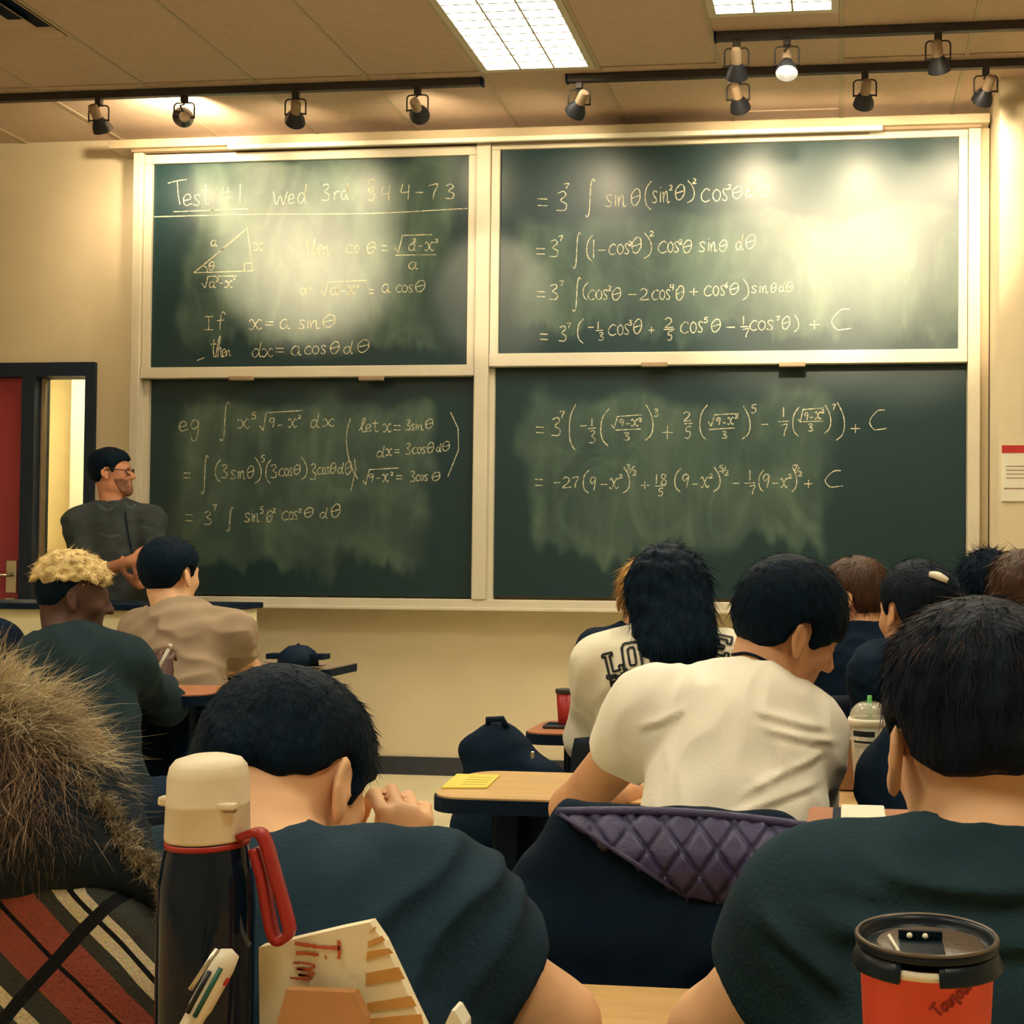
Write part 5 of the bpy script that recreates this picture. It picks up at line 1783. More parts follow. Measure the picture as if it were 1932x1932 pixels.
F.mesh('outer_shell', C_BLACKJ, jk)
nu, nv = 110, 60
vv = []
corner = dict(TL=(1050, 1532), TR=(1530, 1560), BL=(1292, 1690), BR=(1470, 1735))
for i in range(nu + 1):
    for jx in range(nv + 1):
        u, v = i / nu, jx / nv
        tx_, ty_ = np.array(corner['TL']) * (1 - u) + np.array(corner['TR']) * u
        bx_, by_ = np.array(corner['BL']) * (1 - u) + np.array(corner['BR']) * u
        px, py = tx_ * (1 - v) + bx_ * v, ty_ * (1 - v) + by_ * v
        py -= 12 * sin(pi * u) * (1 - v)
        a1, a2 = (px + 0.72 * py) / 66.0, (px - 0.72 * py) / 66.0
        puff = min(1.0, 2.2 * abs(sin(pi * a1))) ** 0.6 * min(1.0, 2.2 * abs(sin(pi * a2))) ** 0.6
        Yd = 1.715 - 0.009 * puff + 0.045 * (1 - v) ** 2 - 0.02 * sin(pi * v)
        vv.append(at(px, py, Yd))
ixx = lambda i, jx: i * (nv + 1) + jx
qq = [(ixx(i, jx), ixx(i, jx + 1), ixx(i + 1, jx + 1), ixx(i + 1, jx)) for i in range(nu) for jx in range(nv)]
ql = raw_mesh('quilted_lining', vv, qq, M_purple, jk)
sd = ql.modifiers.new('thick', 'SOLIDIFY')
sd.thickness = 0.012
sd.offset = -1
pts = [V(*vv[ixx(i, 0)]) for i in range(0, nu + 1, 5)]
MB().tube(pts, 0.007, 10).build('lining_roll', M_purple, jk, True)
pts = [V(*vv[ixx(0, jx)]) for jx in range(0, nv + 1, 5)]
MB().tube(pts, 0.0035, 8).build('lining_edge', M_purple, jk, True)

# ------------------------------------------------------------------ fur-trimmed plaid coat, left front
YC = 0.944
e1 = unit((at(290, 1830, YC) - at(110, 1640, YC)))
e2 = unit(np.cross(V(0, 1, 0), e1))
if e2[0] > 0:
    e2 = -e2
P0 = at(151, 1689, YC)
plaid = bpy.data.materials.new('plaid_wool')
plaid.use_nodes = True
N_, L_n = plaid.node_tree.nodes, plaid.node_tree.links
pb = N_['Principled BSDF']
pb.inputs['Roughness'].default_value = 0.95
pb.inputs['Specular IOR Level'].default_value = 0.1
tcn = N_.new('ShaderNodeTexCoord')
wob = N_.new('ShaderNodeTexNoise')
wob.inputs['Scale'].default_value = 9
wmx = N_.new('ShaderNodeVectorMath')
wmx.operation = 'MULTIPLY_ADD'
wmx.inputs[1].default_value = (0.012, 0.012, 0.012)
L_n.new(tcn.outputs['Object'], wob.inputs['Vector'])
L_n.new(wob.outputs['Color'], wmx.inputs[0])
L_n.new(tcn.outputs['Object'], wmx.inputs[2])


def dotn(vec, off):
    d = N_.new('ShaderNodeVectorMath')
    d.operation = 'DOT_PRODUCT'
    d.inputs[1].default_value = tuple(vec)
    L_n.new(wmx.outputs[0], d.inputs[0])
    s = N_.new('ShaderNodeMath')
    s.operation = 'SUBTRACT'
    s.inputs[1].default_value = off
    L_n.new(d.outputs['Value'], s.inputs[0])
    return s.outputs[0]


uu = dotn(e2, float((P0 + 0.006) @ e2))
mr_ = N_.new('ShaderNodeMapRange')
mr_.inputs[1].default_value = -0.05
mr_.inputs[2].default_value = 0.15
L_n.new(uu, mr_.inputs[0])
rampn = N_.new('ShaderNodeValToRGB')
rampn.color_ramp.interpolation = 'CONSTANT'
GREY, WH, PK, BK = (0.050, 0.055, 0.050, 1), (0.62, 0.56, 0.40, 1), (0.30, 0.085, 0.065, 1), (0.012, 0.014, 0.018, 1)
stops = [(-60, GREY), (-8, WH), (7, BK), (15, WH), (36, GREY), (64, PK), (117, BK), (127, PK), (186, GREY), (232, WH), (262, GREY)]
els = rampn.color_ramp.elements
els[0].position = 0.0
els[0].color = stops[0][1]
els[1].position = 1.0
els[1].color = stops[-1][1]
for sx, c in stops[1:-1]:
    e = els.new((sx / 2300 + 0.05) / 0.2)
    e.color = c
els[-1].position = (262 / 2300 + 0.05) / 0.2
L_n.new(mr_.outputs[0], rampn.inputs[0])
vvn = dotn(e1, float((at(130, 1790, YC) + 0.006) @ e1))
ab = N_.new('ShaderNodeMath')
ab.operation = 'ABSOLUTE'
L_n.new(vvn, ab.inputs[0])
lt = N_.new('ShaderNodeMath')
lt.operation = 'LESS_THAN'
lt.inputs[1].default_value = 0.0055
L_n.new(ab.outputs[0], lt.inputs[0])
mxn = N_.new('ShaderNodeMix')
mxn.data_type = 'RGBA'
L_n.new(lt.outputs[0], mxn.inputs[0])
L_n.new(rampn.outputs[0], mxn.inputs[6])
mxn.inputs[7].default_value = BK
fz = N_.new('ShaderNodeTexNoise')
fz.inputs['Scale'].default_value = 420
L_n.new(tcn.outputs['Object'], fz.inputs['Vector'])
m2 = N_.new('ShaderNodeMix')
m2.data_type = 'RGBA'
m2.blend_type = 'OVERLAY'
m2.inputs[0].default_value = 0.5
L_n.new(mxn.outputs[2], m2.inputs[6])
L_n.new(fz.outputs['Color'], m2.inputs[7])
L_n.new(m2.outputs[2], pb.inputs['Base Color'])
bpn = N_.new('ShaderNodeBump')
bpn.inputs['Strength'].default_value = 0.4
bpn.inputs['Distance'].default_value = 0.003
L_n.new(fz.outputs['Fac'], bpn.inputs['Height'])
L_n.new(bpn.outputs[0], pb.inputs['Normal'])
MATS['plaid_wool'] = plaid

cl_ = place_chair(chair_black, at(60, 1800, 1.0)[0] - 0.02, 1.18, 0.0, 'black chair under the fur-trimmed plaid coat')
co_ = thing('fur_trimmed_coat', at(80, 1900, 1.0) * V(1, 1, 0), 'plaid wool coat with dark hood and long tan fur trim, left front', 'coat')
F = Field(at(-330, 2500, 1.0) - V(0.05, 0.16, 0.02), at(420, 1560, 1.0) + V(0.06, 0.2, 0.06), 0.009)
for (c_, r_) in (((88, 1930, 1.0), (0.116, 0.20, 0.118)), ((115, 2130, 1.0), (0.118, 0.20, 0.17)), ((-170, 1900, 1.0), (0.13, 0.10, 0.11)), ((-130, 2150, 1.0), (0.14, 0.10, 0.17)), ((20, 2380, 1.0), (0.15, 0.09, 0.12))):
    q_ = at(c_[0], c_[1], 0.945)
    F.ell(V(q_[0], c_[2], q_[2]), r_, None, 0.03)
_fw = folds(91, 0.1, 0.25, 0.004)
F.op(lambda X, Y, Z: np.maximum(0.945 - Y, Y - 1.06) + _fw(X, Y, Z) + 0 * (X + Z), F.lo, F.lo + F.n * F.h, 0, 'int', 0)
F.mesh('coat_body', plaid, co_)
M_hood = cloth('hood_dark', (0.012, 0.020, 0.030), 0.25, 140)
F = Field(at(-260, 1860, 1.0) - V(0, 0.12, 0), at(420, 1300, 1.0) + V(0, 0.12, 0.02), 0.008)
for (a, b, ra, rb) in (((-60, 1560, 1.0), (110, 1560, 0.99), 0.085, 0.065), ((80, 1535, 0.985), (195, 1600, 0.98), 0.046, 0.026), ((195, 1600, 0.98), (296, 1684, 0.975), 0.026, 0.013),
                       ((-60, 1600, 0.995), (60, 1590, 0.985), 0.05, 0.036), ((-80, 1420, 1.02), (70, 1440, 1.01), 0.05, 0.045)):
    F.cone(at(*a), at(*b), ra, rb, 0.03)
F.op(folds(93, 0.07, 0.18, 0.005), F.lo, F.lo + F.n * F.h, 0, 'disp', 0)
hood = F.mesh('hood', M_hood, co_)
rng = np.random.default_rng(5)
M_fur = attr_mat('tan_fur', 0.65, 0.2)
TAN, BRN, CRM = V(0.70, 0.57, 0.38), V(0.17, 0.11, 0.07), V(0.90, 0.80, 0.58)
rim = [at(px, py, 0.965) for px, py in poly_px('168,1480 210,1545 255,1602 295,1648 318,1685 316,1708', 6)]
MB().tube(rim, [0.004] * len(rim), 8).build('hood_rim', cloth('rim_fleece', (0.06, 0.055, 0.045), 0.5, 90), co_, True)


def fur(curve, n, rad, dirv, spread, length, colf, name, nc=420, tip=0.005, rj=0.007):
    """clumped fur: strands of a clump start apart and meet near one tip"""
    cv = np.array(curve)
    t = rng.uniform(0, len(cv) - 1.001, nc)
    i = t.astype(int)
    f = (t - i)[:, None]
    c = cv[i] * (1 - f) + cv[i + 1] * f
    nr = rng.normal(size=(nc, 3))
    nr[:, 1] -= 0.6
    nr /= np.linalg.norm(nr, axis=1, keepdims=True)
    s = t / (len(cv) - 1)
    rr = np.interp(s, [0, 1], rad)[:, None]
    croot = c + nr * rr * rng.uniform(0.5, 1.0, (nc, 1))
    dv = np.array([np.interp(s, np.linspace(0, 1, len(dirv)), [d[k] for d in dirv]) for k in range(3)]).T
    d = unit_rows(dv + nr * spread + rng.normal(size=(nc, 3)) * 0.16)
    L = np.interp(s, np.linspace(0, 1, len(length)), length) * rng.uniform(0.55, 1.15, nc)
    ctip = croot + d * L[:, None]
    ck = rng.uniform(0, 1, (nc, 1))
    g_ = rng.integers(0, nc, n)
    root = croot[g_] + rng.normal(size=(n, 3)) * rj
    tipp = ctip[g_] + rng.normal(size=(n, 3)) * tip
    v = tipp - root
    ln = np.linalg.norm(v, axis=1)
    k = np.clip(ck[g_] + rng.normal(size=(n, 1)) * 0.15, 0, 1)
    cols = colf(s[g_][:, None], k, nr[g_])
    o = strands(root, v, ln * rng.uniform(0.7, 1.05, n), 0.00042, rng, 0.35, 0.25, 6, cols, name, M_fur, co_, wig=0.0015)
    o['kind'] = 'stuff'
    return o


def unit_rows(v):
    return v / (np.linalg.norm(v, axis=1, keepdims=True) + 1e-9)


crest = [at(px, py, 1.0) for px, py in poly_px('-160,1355 -70,1340 20,1352 80,1398 118,1440 150,1490 190,1545', 6)]


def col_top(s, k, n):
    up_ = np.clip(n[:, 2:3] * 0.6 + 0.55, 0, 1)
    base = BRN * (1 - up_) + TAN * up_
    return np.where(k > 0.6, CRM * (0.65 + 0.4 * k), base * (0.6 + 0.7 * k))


ur = lambda ax, az, ay=-0.1: V(ax, ay, az)
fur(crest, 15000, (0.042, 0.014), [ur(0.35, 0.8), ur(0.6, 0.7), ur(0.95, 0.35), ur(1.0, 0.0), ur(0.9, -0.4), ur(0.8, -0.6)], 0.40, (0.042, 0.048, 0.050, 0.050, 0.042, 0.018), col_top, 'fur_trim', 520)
back_c = [at(px, py, 0.975) for px, py in poly_px('-150,1420 -50,1430 40,1450 100,1490 140,1530', 6)]


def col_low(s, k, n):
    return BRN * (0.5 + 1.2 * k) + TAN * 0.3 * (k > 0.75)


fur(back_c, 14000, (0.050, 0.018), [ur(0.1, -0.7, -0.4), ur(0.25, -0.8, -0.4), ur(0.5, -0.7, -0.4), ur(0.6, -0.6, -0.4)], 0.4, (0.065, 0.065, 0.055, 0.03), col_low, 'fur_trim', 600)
fur(rim, 4500, (0.006, 0.006), [ur(0.5, 0.3, -0.3), ur(0.5, 0.3, -0.3), ur(0.5, 0.0, -0.3)], 0.6, (0.016, 0.012, 0.011), lambda s, k, n: V(0.46, 0.39, 0.27) * (0.35 + 0.9 * k), 'rim_fur', 500, 0.002, 0.002)
MB().tube([at(px, py, 1.0) for px, py in poly_px('-160,1358 -70,1345 20,1357 80,1403 118,1445 150,1495 180,1535', 6)],
          list(np.interp(np.linspace(0, 1, 37), [0, 1], [0.036, 0.012])), 10).build('fur_base', cloth('fur_pelt', (0.10, 0.06, 0.035), 0.4, 60), co_, True)

# ------------------------------------------------------------------ things on the near table
# black bottle with cream cap and red strap
YB_ = 0.84
M_gloss = mat('bottle_gloss_black', (0.003, 0.010, 0.024), 0.06, 0.1, spec=0.26)
M_cap = mat('cream_cap', (0.80, 0.70, 0.53), 0.45, 0.06, 25, 0.03, 90)
bc = at(393, 1500, YB_)
zc0, zc1 = at(393, 1580, YB_)[2], at(393, 1424, YB_)[2]
TZ = 0.80
ch_ = zc1 - zc0
bo = thing('water_bottle', (bc[0], YB_, TZ), 'glossy black bottle with cream cap and red strap', 'bottle')
cb = V(bc[0], YB_, 0)
MB().lathe(cb, [(0.0, TZ + 0.001), (0.0301, TZ + 0.001), (0.0333, TZ + 0.006), (0.0333, zc0 - 0.050), (0.0321, zc0 - 0.030), (0.0297, zc0 - 0.012), (0.0274, zc0 - 0.002), (0.0256, zc0 + 0.004), (0.0, zc0 + 0.004)], seg=48).build('body', M_gloss, bo, auto=40)
capm = MB().lathe(cb, [(0.0, zc0), (0.0285, zc0), (0.0290, zc0 + 0.002), (0.0283, zc0 + 0.41 * ch_), (0.0286, zc0 + 0.42 * ch_), (0.0281, zc0 + 0.45 * ch_), (0.0277, zc0 + 0.74 * ch_), (0.0262, zc0 + 0.87 * ch_), (0.0225, zc0 + 0.95 * ch_), (0.0130, zc1), (0.0, zc1)], seg=48).build('cap', M_cap, bo, True)
t_ = V(bc[0] + 0.0215, YB_ - 0.0187, zc0 + 0.026)
MB().box(t_ + V(-0.009, -0.003, -0.002), t_ + V(0.009, 0.004, 0.003), 0.0015).build('cap_latch', M_cap, capm)
MB().box(t_ + V(-0.012, 0.0, -0.004), t_ + V(0.008, 0.004, -0.002)).build('latch_gap', M_socket, capm)
MB().box(V(bc[0] - 0.037, YB_ - 0.004, zc0 + 0.022), V(bc[0] - 0.026, YB_ + 0.004, zc0 + 0.029), 0.002).build('cap_hinge', M_cap, capm)
M_strap = mat('red_strap', (0.36, 0.022, 0.018), 0.4, 0.08, spec=0.4)
MB().lathe(cb, [(0.0270, zc0 - 0.005), (0.0288, zc0 - 0.005), (0.0288, zc0 - 0.001), (0.0270, zc0 - 0.001)], seg=40).build('strap_ring', M_strap, bo, True)


def flat_band(pts, w, th, ydir=V(0, 1, 0)):
    """belt of rectangular section along pts, wide along ydir"""
    pts = [np.array(p) for p in pts]
    b = MB()
    rings = []
    for i, p in enumerate(pts):
        t = unit(pts[min(i + 1, len(pts) - 1)] - pts[max(i - 1, 0)])
        n = unit(np.cross(t, ydir))
        rings.append([b.bm.verts.new(Vector(p + s1 * ydir * w + s2 * n * th)) for s1, s2 in ((-1, -1), (1, -1), (1, 1), (-1, 1))])
    for a, c in zip(rings[:-1], rings[1:]):
        for k in range(4):
            b.bm.faces.new((a[k], a[(k + 1) % 4], c[(k + 1) % 4], c[k]))
    b.bm.faces.new(rings[0][::-1])
    b.bm.faces.new(rings[-1])
    return b


sp_ = [at(px, py, YB_ - 0.008) for px, py in poly_px('452,1580 486,1570 502,1590 522,1660 542,1732 546,1760 532,1774 517,1766 506,1720 494,1650 480,1600', 6)]
o = flat_band(sp_, 0.005, 0.0028).build('strap', M_strap, bo, True)

# four-colour pen resting on a pencil pouch
pA, pB = at(438, 1790, 0.775), at(258, 2120, 0.745)
pouch_top = pB[2] - 0.004
pp_ = thing('pencil_pouch', (pB[0], 0.74, TZ), 'dark pencil pouch below the pen', 'pouch')
F = Field(V(pB[0] - 0.14, 0.66, TZ - 0.01), V(pB[0] + 0.08, 0.86, pouch_top + 0.03), 0.006)
hh_ = (pouch_top - TZ) / 2
F.cone(V(pB[0] - 0.08, 0.76, TZ + hh_), V(pB[0] + 0.03, 0.76, TZ + hh_), hh_, hh_, 0.01)
F.mesh('pouch_body', M_black, pp_)
MB().tube([V(pB[0] - 0.09, 0.76, pouch_top), V(pB[0] + 0.03, 0.76, pouch_top)], 0.002, 6).build('zipper', M_chrome, pp_)
pe = thing('pen', pB, 'white four-colour pen leaning up before the bottle', 'pen')
ax_ = unit(pA - pB)
LP = np.linalg.norm(pA - pB)
MB().lathe(pB, [(0.001, 0.0), (0.003, 0.008), (0.0062, 0.02), (0.0066, 0.06), (0.0068, LP * 0.62), (0.0078, LP * 0.66), (0.0080, LP - 0.012), (0.0066, LP - 0.003), (0.0, LP)], ax_, 20).build('barrel', mat('pen_white', (0.72, 0.66, 0.52), 0.35, 0.04), pe, True)
sd_ = unit(np.cross(ax_, V(0, 1, 0)))
fw_ = unit(np.cross(sd_, ax_))
if fw_[1] > 0:
    fw_ = -fw_
for k_, (off, c) in enumerate(((-0.0075, (0.45, 0.02, 0.02)), (-0.002, (0.01, 0.10, 0.07)), (0.0035, (0.008, 0.012, 0.02)))):
    a0 = pB + ax_ * LP * (0.62 + (0.2 if k_ == 0 else 0)) + sd_ * off + fw_ * (0.0076 if k_ else 0.002)
    a1 = pB + ax_ * LP * (0.86 if k_ != 1 else 0.90) + sd_ * off + fw_ * (0.0080 if k_ else 0.002)
    MB().tube([a0, a1], 0.0017, 8).build('slider', mat('pen_slider_%d' % k_, c, 0.4, 0.05), pe, True)
MB().tube([pB + ax_ * LP * 0.97 + sd_ * 0.008 + fw_ * 0.003, pB + ax_ * LP * 0.72 + sd_ * 0.0105 + fw_ * 0.003], 0.0018, 8).build('clip', M_chrome, pe, True)

# paper bag with red script and tan stripes
YBAG = 0.845
M_bag = mat('bag_paper', (0.86, 0.77, 0.54), 0.75, 0.06, 12, 0.15, 40)
bg = thing('paper_bag', at(640, 2100, YBAG) * V(1, 1, 0) + V(0, 0, TZ), 'white paper bag with red script and tan stripes beside the bottle', 'bag')
zt_ = lambda px, py, Y: at(px, py, Y)
ol = [(488, 1788), (560, 1771), (640, 1752), (698, 1740), (724, 1778), (752, 1838), (776, 1890), (800, 1940), (812, 2040), (815, 2160), (492, 2160)]
front_ = [at(px, py, YBAG) for px, py in ol]
front_ = [V(p[0], p[1], max(p[2], TZ + 0.001)) for p in front_]
back_ = [V(p[0] * 1.0, YBAG + (0.010 if p[2] > 0.93 else 0.035), p[2]) for p in front_]
b = MB()
fa = [b.bm.verts.new(Vector(p)) for p in front_]
ba_ = [b.bm.verts.new(Vector(p)) for p in back_]
b.bm.faces.new(fa)
b.bm.faces.new(ba_[::-1])
for k_ in range(len(fa)):
    b.bm.faces.new((fa[k_], ba_[k_], ba_[(k_ + 1) % len(fa)], fa[(k_ + 1) % len(fa)]))
b.build('bag_body', M_bag, bg)
M_rust = mat('bag_red_print', (0.55, 0.13, 0.055), 0.8, 0.1)
M_tanp = mat('bag_tan_print', (0.62, 0.33, 0.09), 0.8, 0.08)
cpx = lambda x, y: (280 + x / 3.39, 1400 + y / 3.39)


def on_bag(lines, w, name, m):
    l3 = [[at(*cpx(*p), YBAG - 0.0012) for p in catmull(l, 6)] for l in lines]
    return ribbon_mesh(l3, w, V(0, -1, 0), name, m, bg, np.random.default_rng(3))


on_bag([[(1215, 1268), (1222, 1330), (1218, 1388)], [(1222, 1318), (1100, 1312), (1000, 1298), (935, 1288)]], 0.0015, 'script_letter', M_rust)
on_bag([[(1090, 1362), (1010, 1352), (945, 1352)], [(1140, 1376), (1128, 1378)]], 0.0015, 'script_letter', M_rust)
on_bag([[(925, 1412), (1000, 1415), (1058, 1430), (1040, 1448), (950, 1452), (1045, 1470), (1048, 1490), (960, 1490), (1030, 1505), (1020, 1518), (905, 1508)]], 0.0010, 'script_letter', M_rust)
for q4 in ([(1412, 1215), (1450, 1180), (1458, 1190), (1420, 1215)], [(1405, 1275), (1495, 1240), (1515, 1270), (1405, 1315)], [(1400, 1340), (1540, 1320), (1565, 1350), (1392, 1395)],
           [(1392, 1478), (1600, 1440), (1640, 1515), (1390, 1555)], [(1398, 1670), (1680, 1625), (1715, 1690), (1400, 1722)], [(1400, 1770), (1745, 1740), (1760, 1810), (1400, 1830)]):
    MB().prism([at(*cpx(*p), YBAG - 0.0008) for p in q4], V(0, 0.0006, 0)).build('stripe', M_tanp, bg)
kn_ = thing('kraft_paper', at(600, 2100, YBAG - 0.03) * V(1, 1, 0) + V(0, 0, TZ), 'brown kraft paper fold before the white bag', 'paper')
kp = [(540, 1867), (600, 1870), (668, 1873), (690, 1920), (705, 2160), (480, 2160), (515, 1955)]
kf = [at(px, py, YBAG - 0.022 - 0.00006 * (py - 1867)) for px, py in kp]
kf = [V(p[0], p[1], max(p[2], TZ + 0.001)) for p in kf]
MB().prism(kf, V(0, 0.008, 0)).build('fold_sheet', mat('kraft_brown', (0.46, 0.22, 0.08), 0.8, 0.15, 10, 0.2, 30), kn_)
np_ = thing('napkin', at(856, 2100, 1.05) * V(1, 1, 0) + V(0, 0, TZ), 'small white folded napkin tip at the bottom edge', 'napkin')
nf = [at(px, py, 0.86) for px, py in ((838, 1936), (852, 1906), (858, 1908), (874, 1936), (884, 2160), (830, 2160))]
nf = [V(p[0], 0.86, max(p[2], TZ + 0.001)) for p in nf]
b = MB()
b.prism(nf, V(0, 0.018, 0))
b.build('napkin_sheet', M_paper, np_)

# red paper cup with black lid
YCU = 0.80
lc = at(1748, 1800, YCU)
cu = thing('coffee_cup', (lc[0], YCU, TZ), 'red paper coffee cup with black lid, front right', 'cup')
zl = lc[2]
cc_ = V(lc[0], YCU, 0)
M_cupred = mat('cup_red', (0.74, 0.09, 0.06), 0.5, 0.08, 9, spec=0.3)
cupb = MB().lathe(cc_, [(0.0, TZ + 0.004), (0.030, TZ + 0.004), (0.031, TZ + 0.001), (0.032, TZ + 0.004), (0.0425, zl - 0.004), (0.0437, zl - 0.003), (0.0440, zl), (0.0432, zl + 0.002), (0.0415, zl), (0.0405, zl - 0.01), (0.0, zl - 0.012)], seg=56).build('cup_body', M_cupred, cu, True)
MB().lathe(cc_, [(0.0424, zl - 0.0035), (0.0444, zl - 0.0035), (0.0452, zl - 0.001), (0.0444, zl + 0.002), (0.0424, zl + 0.002)], seg=56).build('rolled_rim', M_paper, cu, True)
M_lid = mat('lid_black', (0.004, 0.010, 0.018), 0.35, 0.1, spec=0.25)
M_lidtop = mat('lid_top_brown', (0.11, 0.075, 0.05), 0.35, 0.15, 50, 0.1, 150)  # brown disc set on the black lid


def arc_lathe(c, prof, a0, a1, seg=48):
    b = MB()
    rings = []
    for k_ in range(seg + 1):
        a = radians(a0 + (a1 - a0) * k_ / seg)
        rings.append([b.bm.verts.new(Vector(c + V(r_ * cos(a), r_ * sin(a), h_))) for r_, h_ in prof])
    n = len(prof)
    for x_, y_ in zip(rings[:-1], rings[1:]):
        for k_ in range(n):
            b.bm.faces.new((x_[k_], x_[(k_ + 1) % n], y_[(k_ + 1) % n], y_[k_]))
    b.bm.faces.new(rings[0])
    b.bm.faces.new(rings[-1][::-1])
    return b


# skirt with a gap at the front where the pale rim shows
arc_lathe(cc_, [(0.0450, zl - 0.005), (0.0486, zl - 0.0055), (0.0488, zl - 0.0042), (0.0462, zl + 0.001), (0.0446, zl + 0.006), (0.0425, zl + 0.006), (0.0448, zl + 0.001)], -84, 246, 60).build('lid_skirt', M_lid, cu, True)
MB().lathe(cc_, [(0.0455, zl + 0.007), (0.0462, zl + 0.010), (0.0450, zl + 0.0125), (0.0425, zl + 0.0128), (0.0412, zl + 0.010), (0.0405, zl + 0.006), (0.036, zl + 0.005), (0.035, zl + 0.0065), (0.0, zl + 0.0068), (0.0, zl + 0.003), (0.043, zl + 0.003)], seg=56).build('lid', M_lid, cu, True)
MB().lathe(cc_, [(0.0452, zl + 0.0112), (0.0462, zl + 0.0122), (0.0448, zl + 0.0140), (0.0434, zl + 0.0132)], seg=56).build('lid_bead', mat('lid_bead_shine', (0.10, 0.075, 0.055), 0.3, 0.05, spec=0.4), cu, True)
MB().lathe(cc_ + V(0.002, 0, 0), [(0.034, zl + 0.0066), (0.033, zl + 0.0078), (0.0, zl + 0.0080), (0.0, zl + 0.0066)], seg=40).build('lid_disc', M_lidtop, cu, True)
tb_ = cc_ + V(-0.004, -0.012, zl + 0.008)
MB().box(tb_ + V(-0.014, -0.022, 0.0), tb_ + V(0.014, 0.014, 0.0014), 0.0006).build('drink_tab', M_lid, cu)
MB().box(tb_ + V(-0.014, 0.011, 0.0014), tb_ + V(0.014, 0.014, 0.007), 0.0006).build('tab_hinge', M_lid, cu)
for dx_ in (-0.007, 0.003):
    MB().lathe(tb_ + V(dx_, 0.010, 0.004), [(0.0, 0.0025), (0.0014, 0.002), (0.002, 0.0), (0.0, -0.001)], (0, -1, 0), 12).build('tab_button', M_paper, cu, True)
MB().tube([tb_ + V(-0.014, -0.020, 0.001), tb_ + V(-0.020, 0.012, 0.003)], 0.0012, 6).build('tab_edge', M_paper, cu, True)
G['u'] = ['0,1 .1,.2 .4,0 .75,.4 .85,1', '.85,1 .85,.3 1,.05']
wl = []
x_, base = 0.0, np.array([1768.0, 1922.0])
dirw = unit(np.array([100.0, -86.0]))
nrmw = np.array([dirw[1], -dirw[0]])
if nrmw[1] > 0:
    nrmw = -nrmw
for ch, w__, y0_, y1_ in (('T', 17, 0, 26), ('o', 11, 0, 14), ('u', 12, 0, 14), ('j', 7, -8, 16), ('o', 11, 0, 14), ('u', 12, 0, 14), ('r', 9, 0, 14), ('s', 9, 0, 14), ('f', 16, -2, 24), ('r', 9, 0, 14)):
    for st in G[ch]:
        l_ = []
        for a, b2 in catmull([tuple(map(float, q.split(','))) for q in st.split()], 5):
            l_.append(tuple(base + dirw * (x_ + a * w__) + nrmw * (y0_ + b2 * (y1_ - y0_))))
        wl.append(l_)
    x_ += w__ + 2.5 + (8 if ch == 's' else 0)
o = lines_on(cupb, wl, 0.0009, 'cup_script', mat('cup_script_red', (0.26, 0.018, 0.014), 0.6, 0.1), cu, 0.0004)
if o:
    o['kind'] = 'stuff'

# brown box and pale phone by the front right shoulder
x0_, x1_ = at(1522, 1560, 1.50)[0], at(1760, 1560, 1.50)[0]
z1_ = at(1540, 1562, 1.46)[2]
bx_ = thing('brown_box', ((x0_ + x1_) / 2, 1.52, 0.70), 'reddish brown box behind the front right shoulder', 'box')
MB().box(V(x0_, 1.47, 0.701), V(x1_, 1.58, z1_), 0.003).build('carton', M_woodred, bx_)
MB().box(V(x0_ + 0.004, 1.474, z1_), V(x1_ - 0.004, 1.576, z1_ + 0.002), 0.001).build('carton_lid', M_woodred, bx_)
ph = thing('phone', at(1600, 1560, 1.5), 'pale phone with black case lying by the front right shoulder', 'phone')
ptop = z1_ + 0.003
a_ = at_z(1570, 1568, ptop)
MB().box(V(a_[0], 1.478, ptop), V(a_[0] + 0.062, 1.555, ptop + 0.004), 0.002).build('case', M_black, ph)
MB().box(V(a_[0] + 0.010, 1.477, ptop + 0.004), V(a_[0] + 0.064, 1.553, ptop + 0.008), 0.002).build('phone_body', M_paper, ph)

# ------------------------------------------------------------------ things on the middle tables
nq = [at_z(px, py, 0.7506) for px, py in ((862, 1462), (944, 1464), (918, 1488), (832, 1488))]
nq = [V(p[0], min(max(p[1], 2.66), 2.93), 0.7506) for p in nq]
yn = thing('note_paper', nq[0], 'yellow note on the light wooden table', 'note')
MB().prism(nq, V(0, 0, 0.003)).build('note_sheet', mat('yellow_paper', (0.66, 0.56, 0.10), 0.8, 0.05), yn)
for k_ in range(4):
    a0 = nq[3] + (nq[0] - nq[3]) * (0.2 + 0.18 * k_)
    a1 = nq[2] + (nq[1] - nq[2]) * (0.2 + 0.18 * k_)
    c0, c1 = a0 + (a1 - a0) * 0.35, a0 + (a1 - a0) * 0.9
    MB().prism([c0 + V(0, 0, 0.0031), c1 + V(0, 0, 0.0031), c1 + V(0, 0.006, 0.0031), c0 + V(0, 0.006, 0.0031)], V(0, 0, 0.0003)).build('note_line', mat('note_ink', (0.42, 0.34, 0.08), 0.8, 0.05), yn)

